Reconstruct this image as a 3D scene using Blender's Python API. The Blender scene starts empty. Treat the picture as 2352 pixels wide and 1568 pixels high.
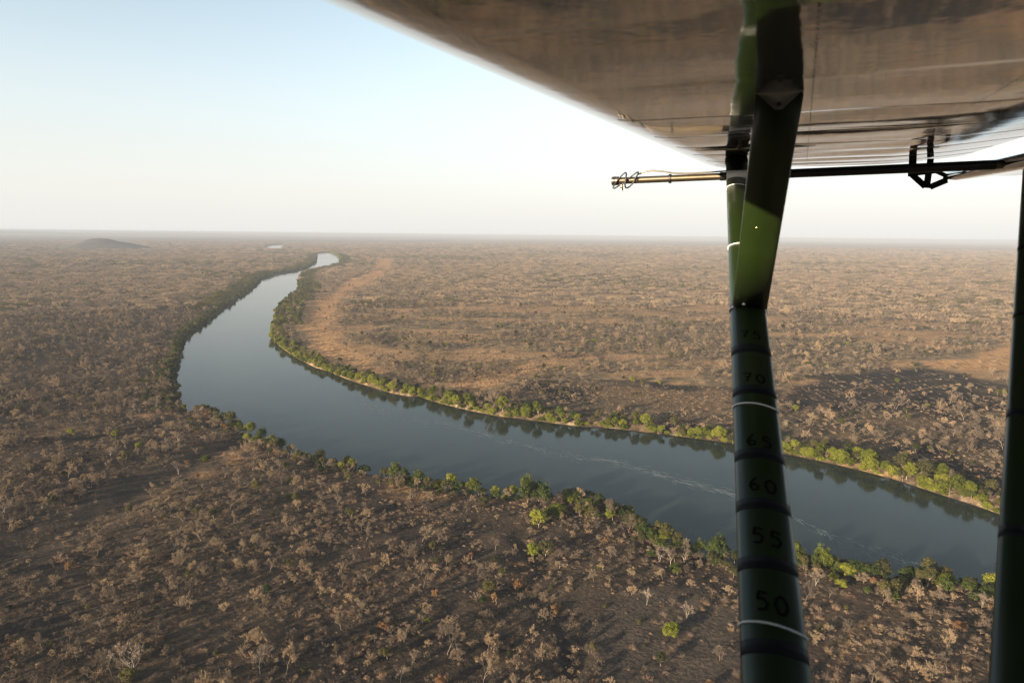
import bpy, math, random
import numpy as np
from mathutils import Vector, Matrix, Quaternion
R0 = random.Random(7)
NR = np.random.RandomState(11)

# ------------------------------------------------------------------ camera
H = 120.0                       # metres above the river
FPX = 1568.0                    # focal length in the 2352 px wide tracing frame (24 mm lens)
Uc = Vector((0.0106, 1.0, 0.156)).normalized()
fwd = Vector((0, 0, -1)); Yc = (fwd - fwd.dot(Uc) * Uc).normalized(); Xc = Yc.cross(Uc)
RM = Matrix((Xc, Yc, Uc))       # camera space -> world
CAM = Vector((0, 0, H))
S = bpy.context.scene
cd = bpy.data.cameras.new('camera'); cam = bpy.data.objects.new('camera', cd); S.collection.objects.link(cam)
m4 = RM.to_4x4(); m4.translation = CAM; cam.matrix_world = m4
cd.sensor_width = 36; cd.lens = 24; cd.clip_start = 0.02; cd.clip_end = 200000
cd.dof.use_dof = True; cd.dof.focus_distance = 300; cd.dof.aperture_fstop = 5.0
S.camera = cam
# ------------------------------------------------------------------ light
SUN_EL = math.radians(10.6); SUN_AZ = math.radians(180 + 47)      # azimuth clockwise from +Y
tosun = Vector((math.sin(SUN_AZ) * math.cos(SUN_EL), math.cos(SUN_AZ) * math.cos(SUN_EL), math.sin(SUN_EL)))
W = bpy.data.worlds.new("World"); S.world = W; W.use_nodes = True
wn = W.node_tree; bg = wn.nodes['Background']
sky = wn.nodes.new('ShaderNodeTexSky'); sky.sky_type = 'NISHITA'; sky.sun_disc = False
sky.sun_elevation = SUN_EL; sky.sun_rotation = SUN_AZ; sky.altitude = 600
sky.air_density = 1.0; sky.dust_density = 1.6; sky.ozone_density = 1.0
hsv = wn.nodes.new('ShaderNodeHueSaturation'); hsv.inputs['Saturation'].default_value = .60; hsv.inputs['Hue'].default_value = .485; hsv.inputs['Value'].default_value = 1.10; wn.links.new(sky.outputs[0], hsv.inputs['Color'])
wtc = wn.nodes.new('ShaderNodeTexCoord'); wsx = wn.nodes.new('ShaderNodeSeparateXYZ'); wn.links.new(wtc.outputs['Generated'], wsx.inputs[0])
wmr = wn.nodes.new('ShaderNodeMapRange'); wmr.interpolation_type = 'SMOOTHSTEP'; wn.links.new(wsx.outputs[2], wmr.inputs[0])
for i_, v_ in ((1, -.02), (2, .30), (3, .95), (4, 0.0)): wmr.inputs[i_].default_value = v_
wmx = wn.nodes.new('ShaderNodeMix'); wmx.data_type = 'RGBA'; wn.links.new(wmr.outputs[0], wmx.inputs[0]); wn.links.new(hsv.outputs[0], wmx.inputs[6]); wmx.inputs[7].default_value = (3.25, 3.20, 3.10, 1)
wn.links.new(wmx.outputs[2], bg.inputs[0]); bg.inputs[1].default_value = 0.083
sl = bpy.data.lights.new('sun', 'SUN'); sl.energy = 5.0; sl.angle = math.radians(0.55); sl.color = (1.0, 0.80, 0.56)
so = bpy.data.objects.new('sun', sl); S.collection.objects.link(so)
so.rotation_euler = tosun.to_track_quat('Z', 'Y').to_euler(); so.location = (0, 0, 300)
S.view_settings.view_transform = 'Standard'; S.view_settings.look = 'None'
S.view_settings.exposure = 1.72; S.view_settings.gamma = 1
S.cycles.max_bounces = 6; S.cycles.volume_bounces = 1; S.cycles.transparent_max_bounces = 4
S.cycles.diffuse_bounces = 2; S.cycles.glossy_bounces = 3
S.cycles.use_denoising = True; S.cycles.denoiser = 'OPENIMAGEDENOISE'; S.cycles.denoising_prefilter = 'ACCURATE'; S.cycles.denoising_input_passes = 'RGB_ALBEDO_NORMAL'; S.cycles.denoising_quality = 'HIGH'
S.cycles.adaptive_threshold = .004; S.cycles.filter_width = 1.25; S.cycles.sample_clamp_indirect = 4
S.cycles.caustics_reflective = False; S.cycles.caustics_refractive = False
HAZE = 0.000095

# ------------------------------------------------------------------ helpers
def ray(x, y): return RM @ Vector(((x - 1176) / FPX, (784 - y) / FPX, -1))
def gp(x, y, z=0.0):
    d = ray(x, y); t = (H - z) / -d.z
    return (d.x * t, d.y * t)
RMn = np.array([[RM[i][j] for j in range(3)] for i in range(3)])
def project(P):                 # world Nx3 -> px, py, depth in the tracing frame
    c = (P - np.array([0, 0, H])) @ RMn
    z = -c[:, 2]; zz = np.where(np.abs(z) < 1e-6, 1e-6, z)
    return 1176 + FPX * c[:, 0] / zz, 784 - FPX * c[:, 1] / zz, z
def link(o, parent=None):
    S.collection.objects.link(o)
    if parent: o.parent = parent
    return o
def props(o, label=None, cat=None, group=None, kind=None):
    if label: o['label'] = label
    if cat: o['category'] = cat
    if group: o['group'] = group
    if kind: o['kind'] = kind
    return o
def mesh_np(name, V, faces, mats, midx=None, smooth=False):
    """faces: list of int arrays, each (n,k)"""
    me = bpy.data.meshes.new(name)
    V = np.asarray(V, dtype=np.float32)
    me.vertices.add(len(V)); me.vertices.foreach_set('co', V.ravel())
    faces = [np.asarray(f, dtype=np.int32) for f in faces if len(f)]
    nl = sum(f.size for f in faces); nf = sum(len(f) for f in faces)
    me.loops.add(nl); me.loops.foreach_set('vertex_index', np.concatenate([f.ravel() for f in faces]))
    tot = np.concatenate([np.full(len(f), f.shape[1], dtype=np.int32) for f in faces])
    st = np.concatenate([[0], np.cumsum(tot)[:-1]]).astype(np.int32)
    me.polygons.add(nf); me.polygons.foreach_set('loop_start', st); me.polygons.foreach_set('loop_total', tot)
    if midx is not None: me.polygons.foreach_set('material_index', np.asarray(midx, dtype=np.int32))
    if smooth: me.polygons.foreach_set('use_smooth', np.ones(nf, dtype=bool))
    for m in mats: me.materials.append(m)
    me.update(calc_edges=True); me.validate()
    return me

def hash2(ix, iy, seed):
    n = (ix.astype(np.int64) * 374761393 + iy.astype(np.int64) * 668265263 + seed * 1442695041) & 0x7fffffff
    n = ((n ^ (n >> 13)) * 1274126177) & 0x7fffffff
    n = (n ^ (n >> 16)) & 0xffff
    return n / 65535.0
def vnoise(x, y, s, seed=0):
    x = x / s; y = y / s; ix = np.floor(x); iy = np.floor(y); fx = x - ix; fy = y - iy
    fx = fx * fx * (3 - 2 * fx); fy = fy * fy * (3 - 2 * fy)
    a = hash2(ix, iy, seed); b = hash2(ix + 1, iy, seed); c = hash2(ix, iy + 1, seed); d = hash2(ix + 1, iy + 1, seed)
    return (a * (1 - fx) + b * fx) * (1 - fy) + (c * (1 - fx) + d * fx) * fy
def fbm(x, y, s, seed=0, o=3):
    r = 0; a = .5; t = 0
    for k in range(o): r = r + a * vnoise(x, y, s / 2 ** k, seed + k * 17); t += a; a *= .5
    return r / t
def sstep(a, b, x): t = np.clip((x - a) / (b - a), 0, 1); return t * t * (3 - 2 * t)
def seg_dist(px, py, pts, closed=False):
    best = np.full(px.shape, 1e18)
    n = len(pts); rng = range(n if closed else n - 1)
    for i in rng:
        ax, ay = pts[i]; bx, by = pts[(i + 1) % n]; dx, dy = bx - ax, by - ay
        L = dx * dx + dy * dy + 1e-9
        t = np.clip(((px - ax) * dx + (py - ay) * dy) / L, 0, 1)
        best = np.minimum(best, (px - ax - t * dx) ** 2 + (py - ay - t * dy) ** 2)
    return np.sqrt(best)
def inside(px, py, pts):
    r = np.zeros(px.shape, bool); n = len(pts); j = n - 1
    for i in range(n):
        xi, yi = pts[i]; xj, yj = pts[j]
        if yi != yj:
            c = ((yi > py) != (yj > py)) & (px < (xj - xi) * (py - yi) / (yj - yi) + xi); r ^= c
        j = i
    return r

# ------------------------------------------------------------------ the traced river, unprojected on to the water plane
LEFT = [(728, 582), (729, 586), (726, 603), (704, 616), (682, 622), (656, 626), (630, 631), (601, 641), (588, 655), (572, 668), (552, 682), (534, 696), (512, 708), (492, 722), (484, 732), (465, 746), (427, 770), (417, 797), (419, 813), (406, 838), (405, 854), (393, 878), (407, 897), (409, 914), (428, 938), (434, 945)]
NEAR = [(434, 945), (467, 943), (496, 952), (520, 972), (545, 990), (597, 1008), (630, 1022), (645, 1028), (684, 1050), (700, 1058), (740, 1068), (800, 1082), (850, 1092), (905, 1104), (960, 1117), (1040, 1132), (1130, 1143), (1200, 1152), (1250, 1150), (1290, 1138), (1330, 1143), (1380, 1158), (1420, 1175), (1450, 1195), (1456, 1214), (1500, 1237), (1560, 1265), (1620, 1285), (1690, 1298), (1760, 1300), (1830, 1297), (1900, 1306), (2000, 1324), (2060, 1330), (2130, 1326), (2200, 1345), (2290, 1362), (2420, 1400), (2700, 1500), (3100, 1640)]
RIGHT = [(756, 579), (771, 584), (783, 596), (778, 604), (766, 609), (746, 614), (716, 619), (696, 624), (685, 634), (683, 646), (688, 661), (676, 674), (656, 690), (642, 706), (634, 726), (625, 753), (626, 775), (640, 794), (671, 816), (695, 830), (724, 844), (753, 852), (800, 872), (860, 891), (900, 903), (945, 911), (964, 909), (980, 917), (1010, 926), (1080, 943), (1140, 955), (1200, 962), (1260, 970), (1330, 979), (1380, 981), (1450, 988), (1550, 1000), (1640, 1012), (1690, 1020), (1810, 1043), (1900, 1062), (1970, 1078), (2060, 1102), (2150, 1132), (2240, 1160), (2300, 1182), (2420, 1225), (2700, 1330), (3100, 1480)]
Lg = [gp(*p) for p in LEFT]; Ng = [gp(*p) for p in NEAR]; Rg = [gp(*p) for p in RIGHT]
RIVER = Lg + Ng[1:] + Rg[::-1]
RIVER2 = [gp(*p) for p in [(613, 567), (625, 564.2), (643, 562.6), (652, 563.5), (645, 567), (652, 569.8), (641, 571.2), (617, 570)]]
FARLAND = Rg[::-1] + [gp(756, 579), (gp(756, 579)[0] + 100, 90000), (90000, 90000), (90000, -2000), (2000, -2000)]
def poly(pts, z=3.0): return [gp(x, y, z) for x, y in pts]
Z_BURNT = [poly(p) for p in (
    [(1775, 905), (1842, 874), (1916, 862), (2013, 854), (2130, 846), (2208, 857), (2290, 873), (2450, 905), (2600, 1220), (2240, 1140), (2060, 1085), (1900, 1050), (1775, 1028)],
    [(1190, 900), (1260, 882), (1330, 874), (1450, 880), (1600, 884), (1775, 892), (1775, 1020), (1550, 985), (1400, 968), (1270, 955), (1200, 935)])]
Z_GOLD = [poly(p) for p in (
    [(865, 590), (905, 592), (893, 632), (800, 668), (775, 700), (768, 740), (800, 788), (870, 843), (960, 882), (1060, 882), (1130, 858), (1200, 828), (1230, 848), (1210, 880), (1130, 903), (1000, 903), (900, 880), (800, 852), (720, 812), (680, 778), (690, 720), (740, 680), (800, 640), (850, 625)],
    [(2080, 842), (2200, 812), (2300, 790), (2500, 775), (2500, 862), (2250, 846)],
    [(1785, 888), (1850, 886), (1900, 905), (1918, 921), (1850, 926), (1785, 915)],
    [(500, 1030), (560, 1019), (640, 1045), (700, 1068), (640, 1072), (560, 1060), (480, 1085), (400, 1110), (330, 1150), (330, 1142), (420, 1080)],
    [(280, 955), (330, 945), (420, 950), (340, 962)],
    [(0, 981), (120, 970), (200, 968), (90, 985), (0, 992)],
    [(700, 1072), (860, 1100), (1040, 1150), (1080, 1170), (900, 1150), (700, 1095)],
    [(885, 549), (940, 548), (930, 551), (890, 551.5)], [(545, 566), (590, 563), (606, 570), (560, 571)])]
Z_CLEAR = [poly(p) for p in (
    [(1330, 1420), (1480, 1335), (1600, 1350), (1720, 1420), (1720, 1640), (1450, 1640)],
    [(1080, 1180), (1180, 1170), (1215, 1210), (1170, 1260), (1080, 1215)],
    [(1830, 1350), (1900, 1330), (2000, 1340), (2080, 1420), (2000, 1430), (1860, 1390)],
    [(1785, 888), (1850, 874), (1980, 858), (2208, 857), (2290, 880), (2260, 905), (2080, 930), (1930, 940), (1785, 925)],
    [(1240, 850), (1700, 870), (1780, 900), (1680, 905), (1300, 880)],
    [(250, 1110), (480, 1030), (560, 1010), (500, 1040), (330, 1120), (120, 1220), (0, 1270), (0, 1240)])]
LINES_PALE = [(poly(p), w) for p, w in (
    ([(900, 596), (1100, 593), (1250, 586), (1380, 576), (1480, 566)], 9), ([(150, 625), (330, 627), (560, 629), (655, 620)], 14),
    ([(765, 578), (830, 586), (905, 600)], 9), ([(1200, 790), (1280, 783), (1330, 790)], 5), ([(1680, 792), (1250, 812)], 2),
    ([(1920, 906), (1980, 885), (2060, 880), (2150, 870)], .7), ([(1850, 872), (1990, 880), (2030, 892)], .7), ([(2050, 905), (2130, 890), (2200, 885)], 1.1))]
TRAILS = [([(690, 1570), (800, 1480), (960, 1390), (1010, 1330), (1060, 1240), (1120, 1190)], .9), ([(1010, 1330), (1060, 1300), (1200, 1290), (1340, 1300), (1450, 1330)], .8), ([(0, 1420), (200, 1330), (420, 1280), (620, 1200), (800, 1150)], .9),
    ([(1420, 1600), (1520, 1500), (1640, 1400), (1720, 1330)], .7), ([(300, 1600), (520, 1470), (760, 1400), (900, 1300)], .7), ([(1900, 1600), (1960, 1450), (2050, 1400), (2300, 1420)], .7), ([(900, 700), (1100, 720), (1300, 700), (1650, 740)], 2), ([(1000, 640), (1240, 690), (1500, 660)], 2.5)]
GULLY = [(poly(p), w, d) for p, w, d in (
    ([(600, 1000), (560, 1010), (490, 1032), (440, 1062), (380, 1097), (300, 1150), (200, 1200), (100, 1238), (0, 1272), (-120, 1310)], 9, 2.6),
    ([(432, 944), (400, 960), (330, 985), (250, 1000), (120, 1022), (0, 1042), (-200, 1060)], 8, 2.4),
    ([(1280, 1178), (1190, 1225), (1245, 1285), (1180, 1330), (1290, 1400), (1330, 1470), (1290, 1600)], 4, 1.6),
    ([(1780, 1135), (1760, 1500), (1700, 1650)], 3, .6))]
_ = [(1300, 1600), (1420, 1560)]

def river_sd(x, y):
    """signed distance to the water's edge, positive on land"""
    d = seg_dist(x, y, RIVER, True); d2 = seg_dist(x, y, RIVER2, True)
    i1 = inside(x, y, RIVER); i2 = inside(x, y, RIVER2)
    return np.where(i1, -d, np.where(i2, -d2, np.minimum(d, d2)))
def ground_z(x, y, sd=None, jit=True):
    if sd is None: sd = river_sd(x, y)
    r = np.hypot(x, y)
    land = sstep(0, 4.5, sd) * 2.3 + .12 * np.clip(sd, 0, 2)
    z = np.where(sd > 0, land, np.maximum(sd * .35, -3.0))
    k = sstep(8, 70, sd)
    z = z + k * ((fbm(x, y, 90, 3) - .5) * 3.4 + (fbm(x, y, 24, 9, 2) - .35) * .9)
    z = z + k * sstep(3000, 14000, r) * (fbm(x, y, 3500, 21, 3) - .42) * 34
    for pts, w, dep in GULLY:
        d = seg_dist(x, y, pts); z = z - dep * np.exp(-(d / w) ** 2) * sstep(-1, 4, sd)
    z = np.where((sd > 3) & (z < .5), .5, z)
    return z

# ------------------------------------------------------------------ materials
def mat(name):
    m = bpy.data.materials.new(name); m.use_nodes = True
    nt = m.node_tree; b = nt.nodes['Principled BSDF']; return m, nt, b
def N(nt, t, **k):
    n = nt.nodes.new(t)
    for a, v in k.items(): setattr(n, a, v)
    return n
def simple(name, col, rough=.6, metal=0, spec=.5, coat=0):
    m, nt, b = mat(name); b.inputs['Base Color'].default_value = (*col, 1); b.inputs['Roughness'].default_value = rough
    b.inputs['Metallic'].default_value = metal; b.inputs['Specular IOR Level'].default_value = spec; b.inputs['Coat Weight'].default_value = coat
    return m
def ramp(nt, fac, stops):
    r = N(nt, 'ShaderNodeValToRGB'); e = r.color_ramp.elements
    while len(e) < len(stops): e.new(.5)
    for el, (p, c) in zip(e, stops): el.position = p; el.color = (*c, 1)
    nt.links.new(fac, r.inputs[0]); return r.outputs[0]
def noise(nt, vec, scale, detail=3, rough=.55, dist=0):
    n = N(nt, 'ShaderNodeTexNoise'); n.inputs['Scale'].default_value = scale; n.inputs['Detail'].default_value = detail
    n.inputs['Roughness'].default_value = rough; n.inputs['Distortion'].default_value = dist
    nt.links.new(vec, n.inputs['Vector']); return n.outputs['Fac']
def mixc(nt, fac, a, b, mode='MIX'):
    n = N(nt, 'ShaderNodeMix', data_type='RGBA', blend_type=mode)
    for s, v in ((n.inputs[0], fac), (n.inputs[6], a), (n.inputs[7], b)):
        if isinstance(v, (int, float)): s.default_value = v
        elif isinstance(v, tuple): s.default_value = (*v, 1)
        else: nt.links.new(v, s)
    return n.outputs[2]
def mth(nt, op, a, b=None, clamp=False):
    n = N(nt, 'ShaderNodeMath', operation=op, use_clamp=clamp)
    for s, v in ((n.inputs[0], a), (n.inputs[1], b)):
        if v is None: continue
        if isinstance(v, (int, float)): s.default_value = v
        else: nt.links.new(v, s)
    return n.outputs[0]

def ground_material():
    m, nt, b = mat('dry_savanna_ground'); L = nt.links
    geo = N(nt, 'ShaderNodeNewGeometry'); pos = geo.outputs['Position']
    a1 = N(nt, 'ShaderNodeAttribute', attribute_name='zone'); s1 = N(nt, 'ShaderNodeSeparateColor'); L.new(a1.outputs['Color'], s1.inputs[0])
    a2 = N(nt, 'ShaderNodeAttribute', attribute_name='zone_more'); s2 = N(nt, 'ShaderNodeSeparateColor'); L.new(a2.outputs['Color'], s2.inputs[0])
    nb = noise(nt, pos, .012, 4); nm = noise(nt, pos, .09, 4, .6); nf = noise(nt, pos, .7, 4, .65); ns = noise(nt, pos, 2.6, 3, .7)
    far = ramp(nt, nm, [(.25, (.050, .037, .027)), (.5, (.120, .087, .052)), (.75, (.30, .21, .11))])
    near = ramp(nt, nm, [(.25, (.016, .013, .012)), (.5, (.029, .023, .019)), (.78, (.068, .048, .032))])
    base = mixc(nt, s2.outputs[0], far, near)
    big = mth(nt, 'MULTIPLY', nb, 1.0)
    base = mixc(nt, ramp(nt, big, [(.42, (0, 0, 0)), (.65, (1, 1, 1))]), base, mixc(nt, .18, base, (.22, .15, .09)))
    mp = N(nt, 'ShaderNodeMapping'); mp.inputs['Rotation'].default_value = (0, 0, math.radians(-38)); mp.inputs['Scale'].default_value = (1, .16, 1); L.new(pos, mp.inputs[0])
    streak = noise(nt, mp.outputs[0], .55, 5, .65, .6)
    gold = ramp(nt, streak, [(.32, (.14, .072, .036)), (.5, (.30, .165, .078)), (.68, (.46, .29, .14))])  # grass streaks; their dark tones also paint in long streak shadows
    g = mth(nt, 'MULTIPLY', s1.outputs[1], mth(nt, 'ADD', .45, mth(nt, 'MULTIPLY', nf, 1.1)), True)
    base = mixc(nt, g, base, gold)
    mp2 = N(nt, 'ShaderNodeMapping'); mp2.inputs['Rotation'].default_value = (0, 0, math.radians(68)); mp2.inputs['Scale'].default_value = (1, .2, 1); L.new(pos, mp2.inputs[0])
    st2 = noise(nt, mp2.outputs[0], .28, 5, .7, 1.2)
    burnt = ramp(nt, st2, [(.46, (.011, .009, .008)), (.57, (.022, .017, .015)), (.62, (.09, .06, .04)), (.70, (.40, .28, .16))])
    bb = mth(nt, 'MULTIPLY', s1.outputs[0], mth(nt, 'ADD', .55, mth(nt, 'MULTIPLY', nm, .9)), True)
    base = mixc(nt, bb, base, burnt)
    base = mixc(nt, mth(nt, 'MULTIPLY', s1.outputs[2], .85), base, mixc(nt, nf, (.26, .19, .13), (.40, .31, .22)))
    base = mixc(nt, mth(nt, 'MULTIPLY', s2.outputs[1], mth(nt, 'MULTIPLY', nf, 1.6), True), base, (.070, .058, .048))
    fine = mth(nt, 'ADD', mth(nt, 'MULTIPLY', nf, .6), mth(nt, 'MULTIPLY', ns, .6))
    tex = ramp(nt, fine, [(.38, (.45, .45, .45)), (.58, (.95, .95, .95)), (.78, (1.7, 1.65, 1.55))])
    base = mixc(nt, 1.0, base, tex, 'MULTIPLY')
    L.new(base, b.inputs['Base Color']); b.inputs['Roughness'].default_value = 1; b.inputs['Specular IOR Level'].default_value = .1
    bmp = N(nt, 'ShaderNodeBump'); bmp.inputs['Strength'].default_value = .9; bmp.inputs['Distance'].default_value = 1.0
    L.new(mth(nt, 'ADD', mth(nt, 'MULTIPLY', nf, .55), mth(nt, 'MULTIPLY', nm, 1.2)), bmp.inputs['Height']); L.new(bmp.outputs[0], b.inputs['Normal'])
    return m
def water_material():
    m, nt, b = mat('river_water'); L = nt.links
    geo = N(nt, 'ShaderNodeNewGeometry'); pos = geo.outputs['Position']
    nb = noise(nt, pos, .008, 3); nd = noise(nt, pos, .03, 4, .6, 1.5)
    b.inputs['Base Color'].default_value = (.022, .028, .026, 1)
    L.new(ramp(nt, nd, [(.3, (.008, .015, .013)), (.7, (.018, .025, .020))]), b.inputs['Base Color'])
    b.inputs['IOR'].default_value = 1.155; b.inputs['Specular IOR Level'].default_value = .5
    L.new(mth(nt, 'ADD', .045, mth(nt, 'MULTIPLY', nb, .10)), b.inputs['Roughness'])
    w1 = noise(nt, pos, .9, 4, .6); w2 = noise(nt, pos, .12, 2)
    mp = N(nt, 'ShaderNodeMapping'); mp.inputs['Rotation'].default_value = (0, 0, math.radians(20)); mp.inputs['Scale'].default_value = (.15, 1, 1); L.new(pos, mp.inputs[0])
    w3 = noise(nt, mp.outputs[0], .25, 3)
    bmp = N(nt, 'ShaderNodeBump'); bmp.inputs['Strength'].default_value = .14; bmp.inputs['Distance'].default_value = .05
    L.new(mth(nt, 'ADD', w1, mth(nt, 'MULTIPLY', w3, 1.5)), bmp.inputs['Height']); L.new(bmp.outputs[0], b.inputs['Normal'])
    return m
def foliage(name, c1, c2, c3, trans=.25, seed=0.0):
    """leaf or twig colour: differs per plant (Object Info) and per clump (noise)"""
    m, nt, b = mat(name); L = nt.links
    oi = N(nt, 'ShaderNodeObjectInfo'); tc = N(nt, 'ShaderNodeTexCoord')
    n1 = noise(nt, tc.outputs['Object'], .9, 2)
    f = mth(nt, 'ADD', mth(nt, 'MULTIPLY', oi.outputs['Random'], .75), mth(nt, 'MULTIPLY', mth(nt, 'SUBTRACT', n1, .5), .9), True)
    c = ramp(nt, f, [(0, c1), (.45, c2), (1, c3)])
    L.new(c, b.inputs['Base Color']); b.inputs['Roughness'].default_value = .75; b.inputs['Specular IOR Level'].default_value = .15
    if trans:
        t = N(nt, 'ShaderNodeBsdfTranslucent'); L.new(c, t.inputs[0]); mx = N(nt, 'ShaderNodeMixShader'); mx.inputs[0].default_value = trans
        L.new(b.outputs[0], mx.inputs[1]); L.new(t.outputs[0], mx.inputs[2]); L.new(mx.outputs[0], nt.nodes['Material Output'].inputs[0])
    return m
M_ground = ground_material(); M_water = water_material()
M_bark = foliage('grey_bark', (.12, .095, .075), (.18, .14, .11), (.27, .22, .17), 0)
M_twig = foliage('dry_twigs', (.070, .056, .046), (.155, .118, .084), (.34, .24, .14), 0)
M_shrub = foliage('dry_scrub', (.09, .07, .055), (.16, .115, .08), (.27, .17, .09), 0)
M_rust = foliage('rusty_leaves', (.11, .055, .027), (.16, .088, .040), (.20, .125, .055), .2)
M_leaf = foliage('river_leaves', (.055, .066, .010), (.13, .145, .018), (.215, .21, .030), .3)
M_deep = foliage('deep_and_shaded_leaves', (.020, .032, .010), (.045, .062, .014), (.105, .12, .020), .25)  # darker leaf green; on the left bank it also paints in shade
M_olive = foliage('olive_leaves', (.030, .034, .014), (.065, .062, .022), (.11, .095, .032), .3)
M_white = foliage('bleached_wood', (.24, .21, .17), (.32, .28, .23), (.42, .37, .31), 0)

# ------------------------------------------------------------------ ground, river, sandbar
def build_ground():
    az = np.radians(np.concatenate([np.linspace(-60, 60, 940), np.linspace(60, 300, 62)[1:-1]]))
    ra = np.concatenate([[30, 60], np.geomspace(95, 60000, 800)])
    A, Rr = np.meshgrid(az, ra); x = (Rr * np.sin(A)).ravel(); y = (Rr * np.cos(A)).ravel()
    sd = river_sd(x, y); z = ground_z(x, y, sd)
    na, nr = len(az), len(ra)
    V = np.stack([x, y, z], 1); V = np.concatenate([V, [[0, 0, 3.0]]])
    i = np.arange(nr - 1)[:, None] * na; j = np.arange(na)[None, :]; j2 = (j + 1) % na
    q = np.stack([i + j, i + j2, i + na + j2, i + na + j], -1).reshape(-1, 4)[:, ::-1]
    tri = np.stack([np.full(na, nr * na), np.roll(np.arange(na), -1), np.arange(na)], 1)
    me = mesh_np('ground', V, [q, tri], [M_ground], smooth=True)
    jx = x + (fbm(x, y, 26, 40) - .5) * 30 + (fbm(x, y, 90, 45) - .5) * 40; jy = y + (fbm(x, y, 26, 60) - .5) * 30 + (fbm(x, y, 90, 65) - .5) * 60
    def zone(polys, soft):
        w = np.zeros(x.shape)
        for p in polys:
            r = np.hypot(np.mean([a for a, _ in p]), np.mean([c for _, c in p])); s = soft * max(1, r / 400)
            d = seg_dist(jx, jy, p, True); ins = inside(jx, jy, p)
            w = np.maximum(w, sstep(-s, s, np.where(ins, d, -d)))
        return w
    zb = zone(Z_BURNT, 6) * (.50 + .5 * sstep(.36, .58, fbm(x, y, 45, 512))); zb = np.maximum(zb, zone([Z_CLEAR[3]], 5) * .9); zg = zone(Z_GOLD, 5)
    for p, wd in LINES_PALE: zg = np.maximum(zg, 1 - sstep(wd * .5, wd * 1.3, seg_dist(x + (jx - x) * .25, y + (jy - y) * .25, p)))
    for p, wd in LINES_PALE[-3:]: zb = zb * sstep(wd * .5, wd * 1.4, seg_dist(x + (jx - x) * .2, y + (jy - y) * .2, p))
    gap = sstep(.50, .62, fbm(x * .6, y * 1.4, 55, 907)) * sstep(2600, 1100, np.hypot(x, y)); zg = np.maximum(zg, np.where(inside(x, y, FARLAND), gap * .55, 0) * (1 - zb))
    for p, wd in TRAILS: zg = np.maximum(zg, .45 * (1 - sstep(wd * .4, wd, seg_dist(x + (jx - x) * .1, y + (jy - y) * .1, poly(p)))))
    zs = sstep(-1, 0, sd) * (1 - sstep(.8, 2.6, sd)) * (.0 + 1.0 * sstep(.35, .7, fbm(x, y, 30, 77, 2))) * np.where(inside(x, y, FARLAND), .8, .4)
    for zz in (): pass
    bar = poly([(1290, 1137), (1380, 1157), (1456, 1200), (1456, 1214), (1380, 1175), (1300, 1152)], .5)
    zs = np.maximum(zs, zone([bar], 2)); zg = zg * np.where(inside(x, y, FARLAND), 1, .6 * sstep(.35, .6, fbm(x, y, 11, 402)))
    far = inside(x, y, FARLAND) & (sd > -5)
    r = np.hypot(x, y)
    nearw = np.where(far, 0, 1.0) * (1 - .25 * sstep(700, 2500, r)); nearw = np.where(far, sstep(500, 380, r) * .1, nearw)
    ash = zone([poly([(1020, 1360), (1060, 1330), (1130, 1290), (1160, 1300), (1090, 1370), (1030, 1400)]), Z_CLEAR[0]], 9) * .45
    for nm, arr in (('zone', (zb, zg * (1 - .0 * zb), zs)), ('zone_more', (nearw, ash, zs * 0))):
        at = me.attributes.new(nm, 'FLOAT_COLOR', 'POINT')
        c = np.zeros((len(V), 4), np.float32); c[:, 3] = 1
        for k in range(3): c[:-1, k] = arr[k]
        c[-1, 0] = 0 if nm == 'zone' else 1
        at.data.foreach_set('color', c.ravel())
    o = link(bpy.data.objects.new('ground', me)); props(o, kind='structure')
build_ground()
def build_water():
    xs = np.array([a for a, _ in RIVER + RIVER2]); ys = np.array([c for _, c in RIVER + RIVER2])
    x0, x1, y0, y1 = xs.min() - 30, xs.max() + 30, ys.min() - 30, ys.max() + 60
    V = [(x0, y0, 0), (x1, y0, 0), (x1, y1, 0), (x0, y1, 0)]
    o = link(bpy.data.objects.new('river_water', mesh_np('river_water', V, [[(0, 1, 2, 3)]], [M_water]))); props(o, kind='structure')
build_water()
M_foam = simple('river_foam', (.14, .155, .15), .6)
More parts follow.
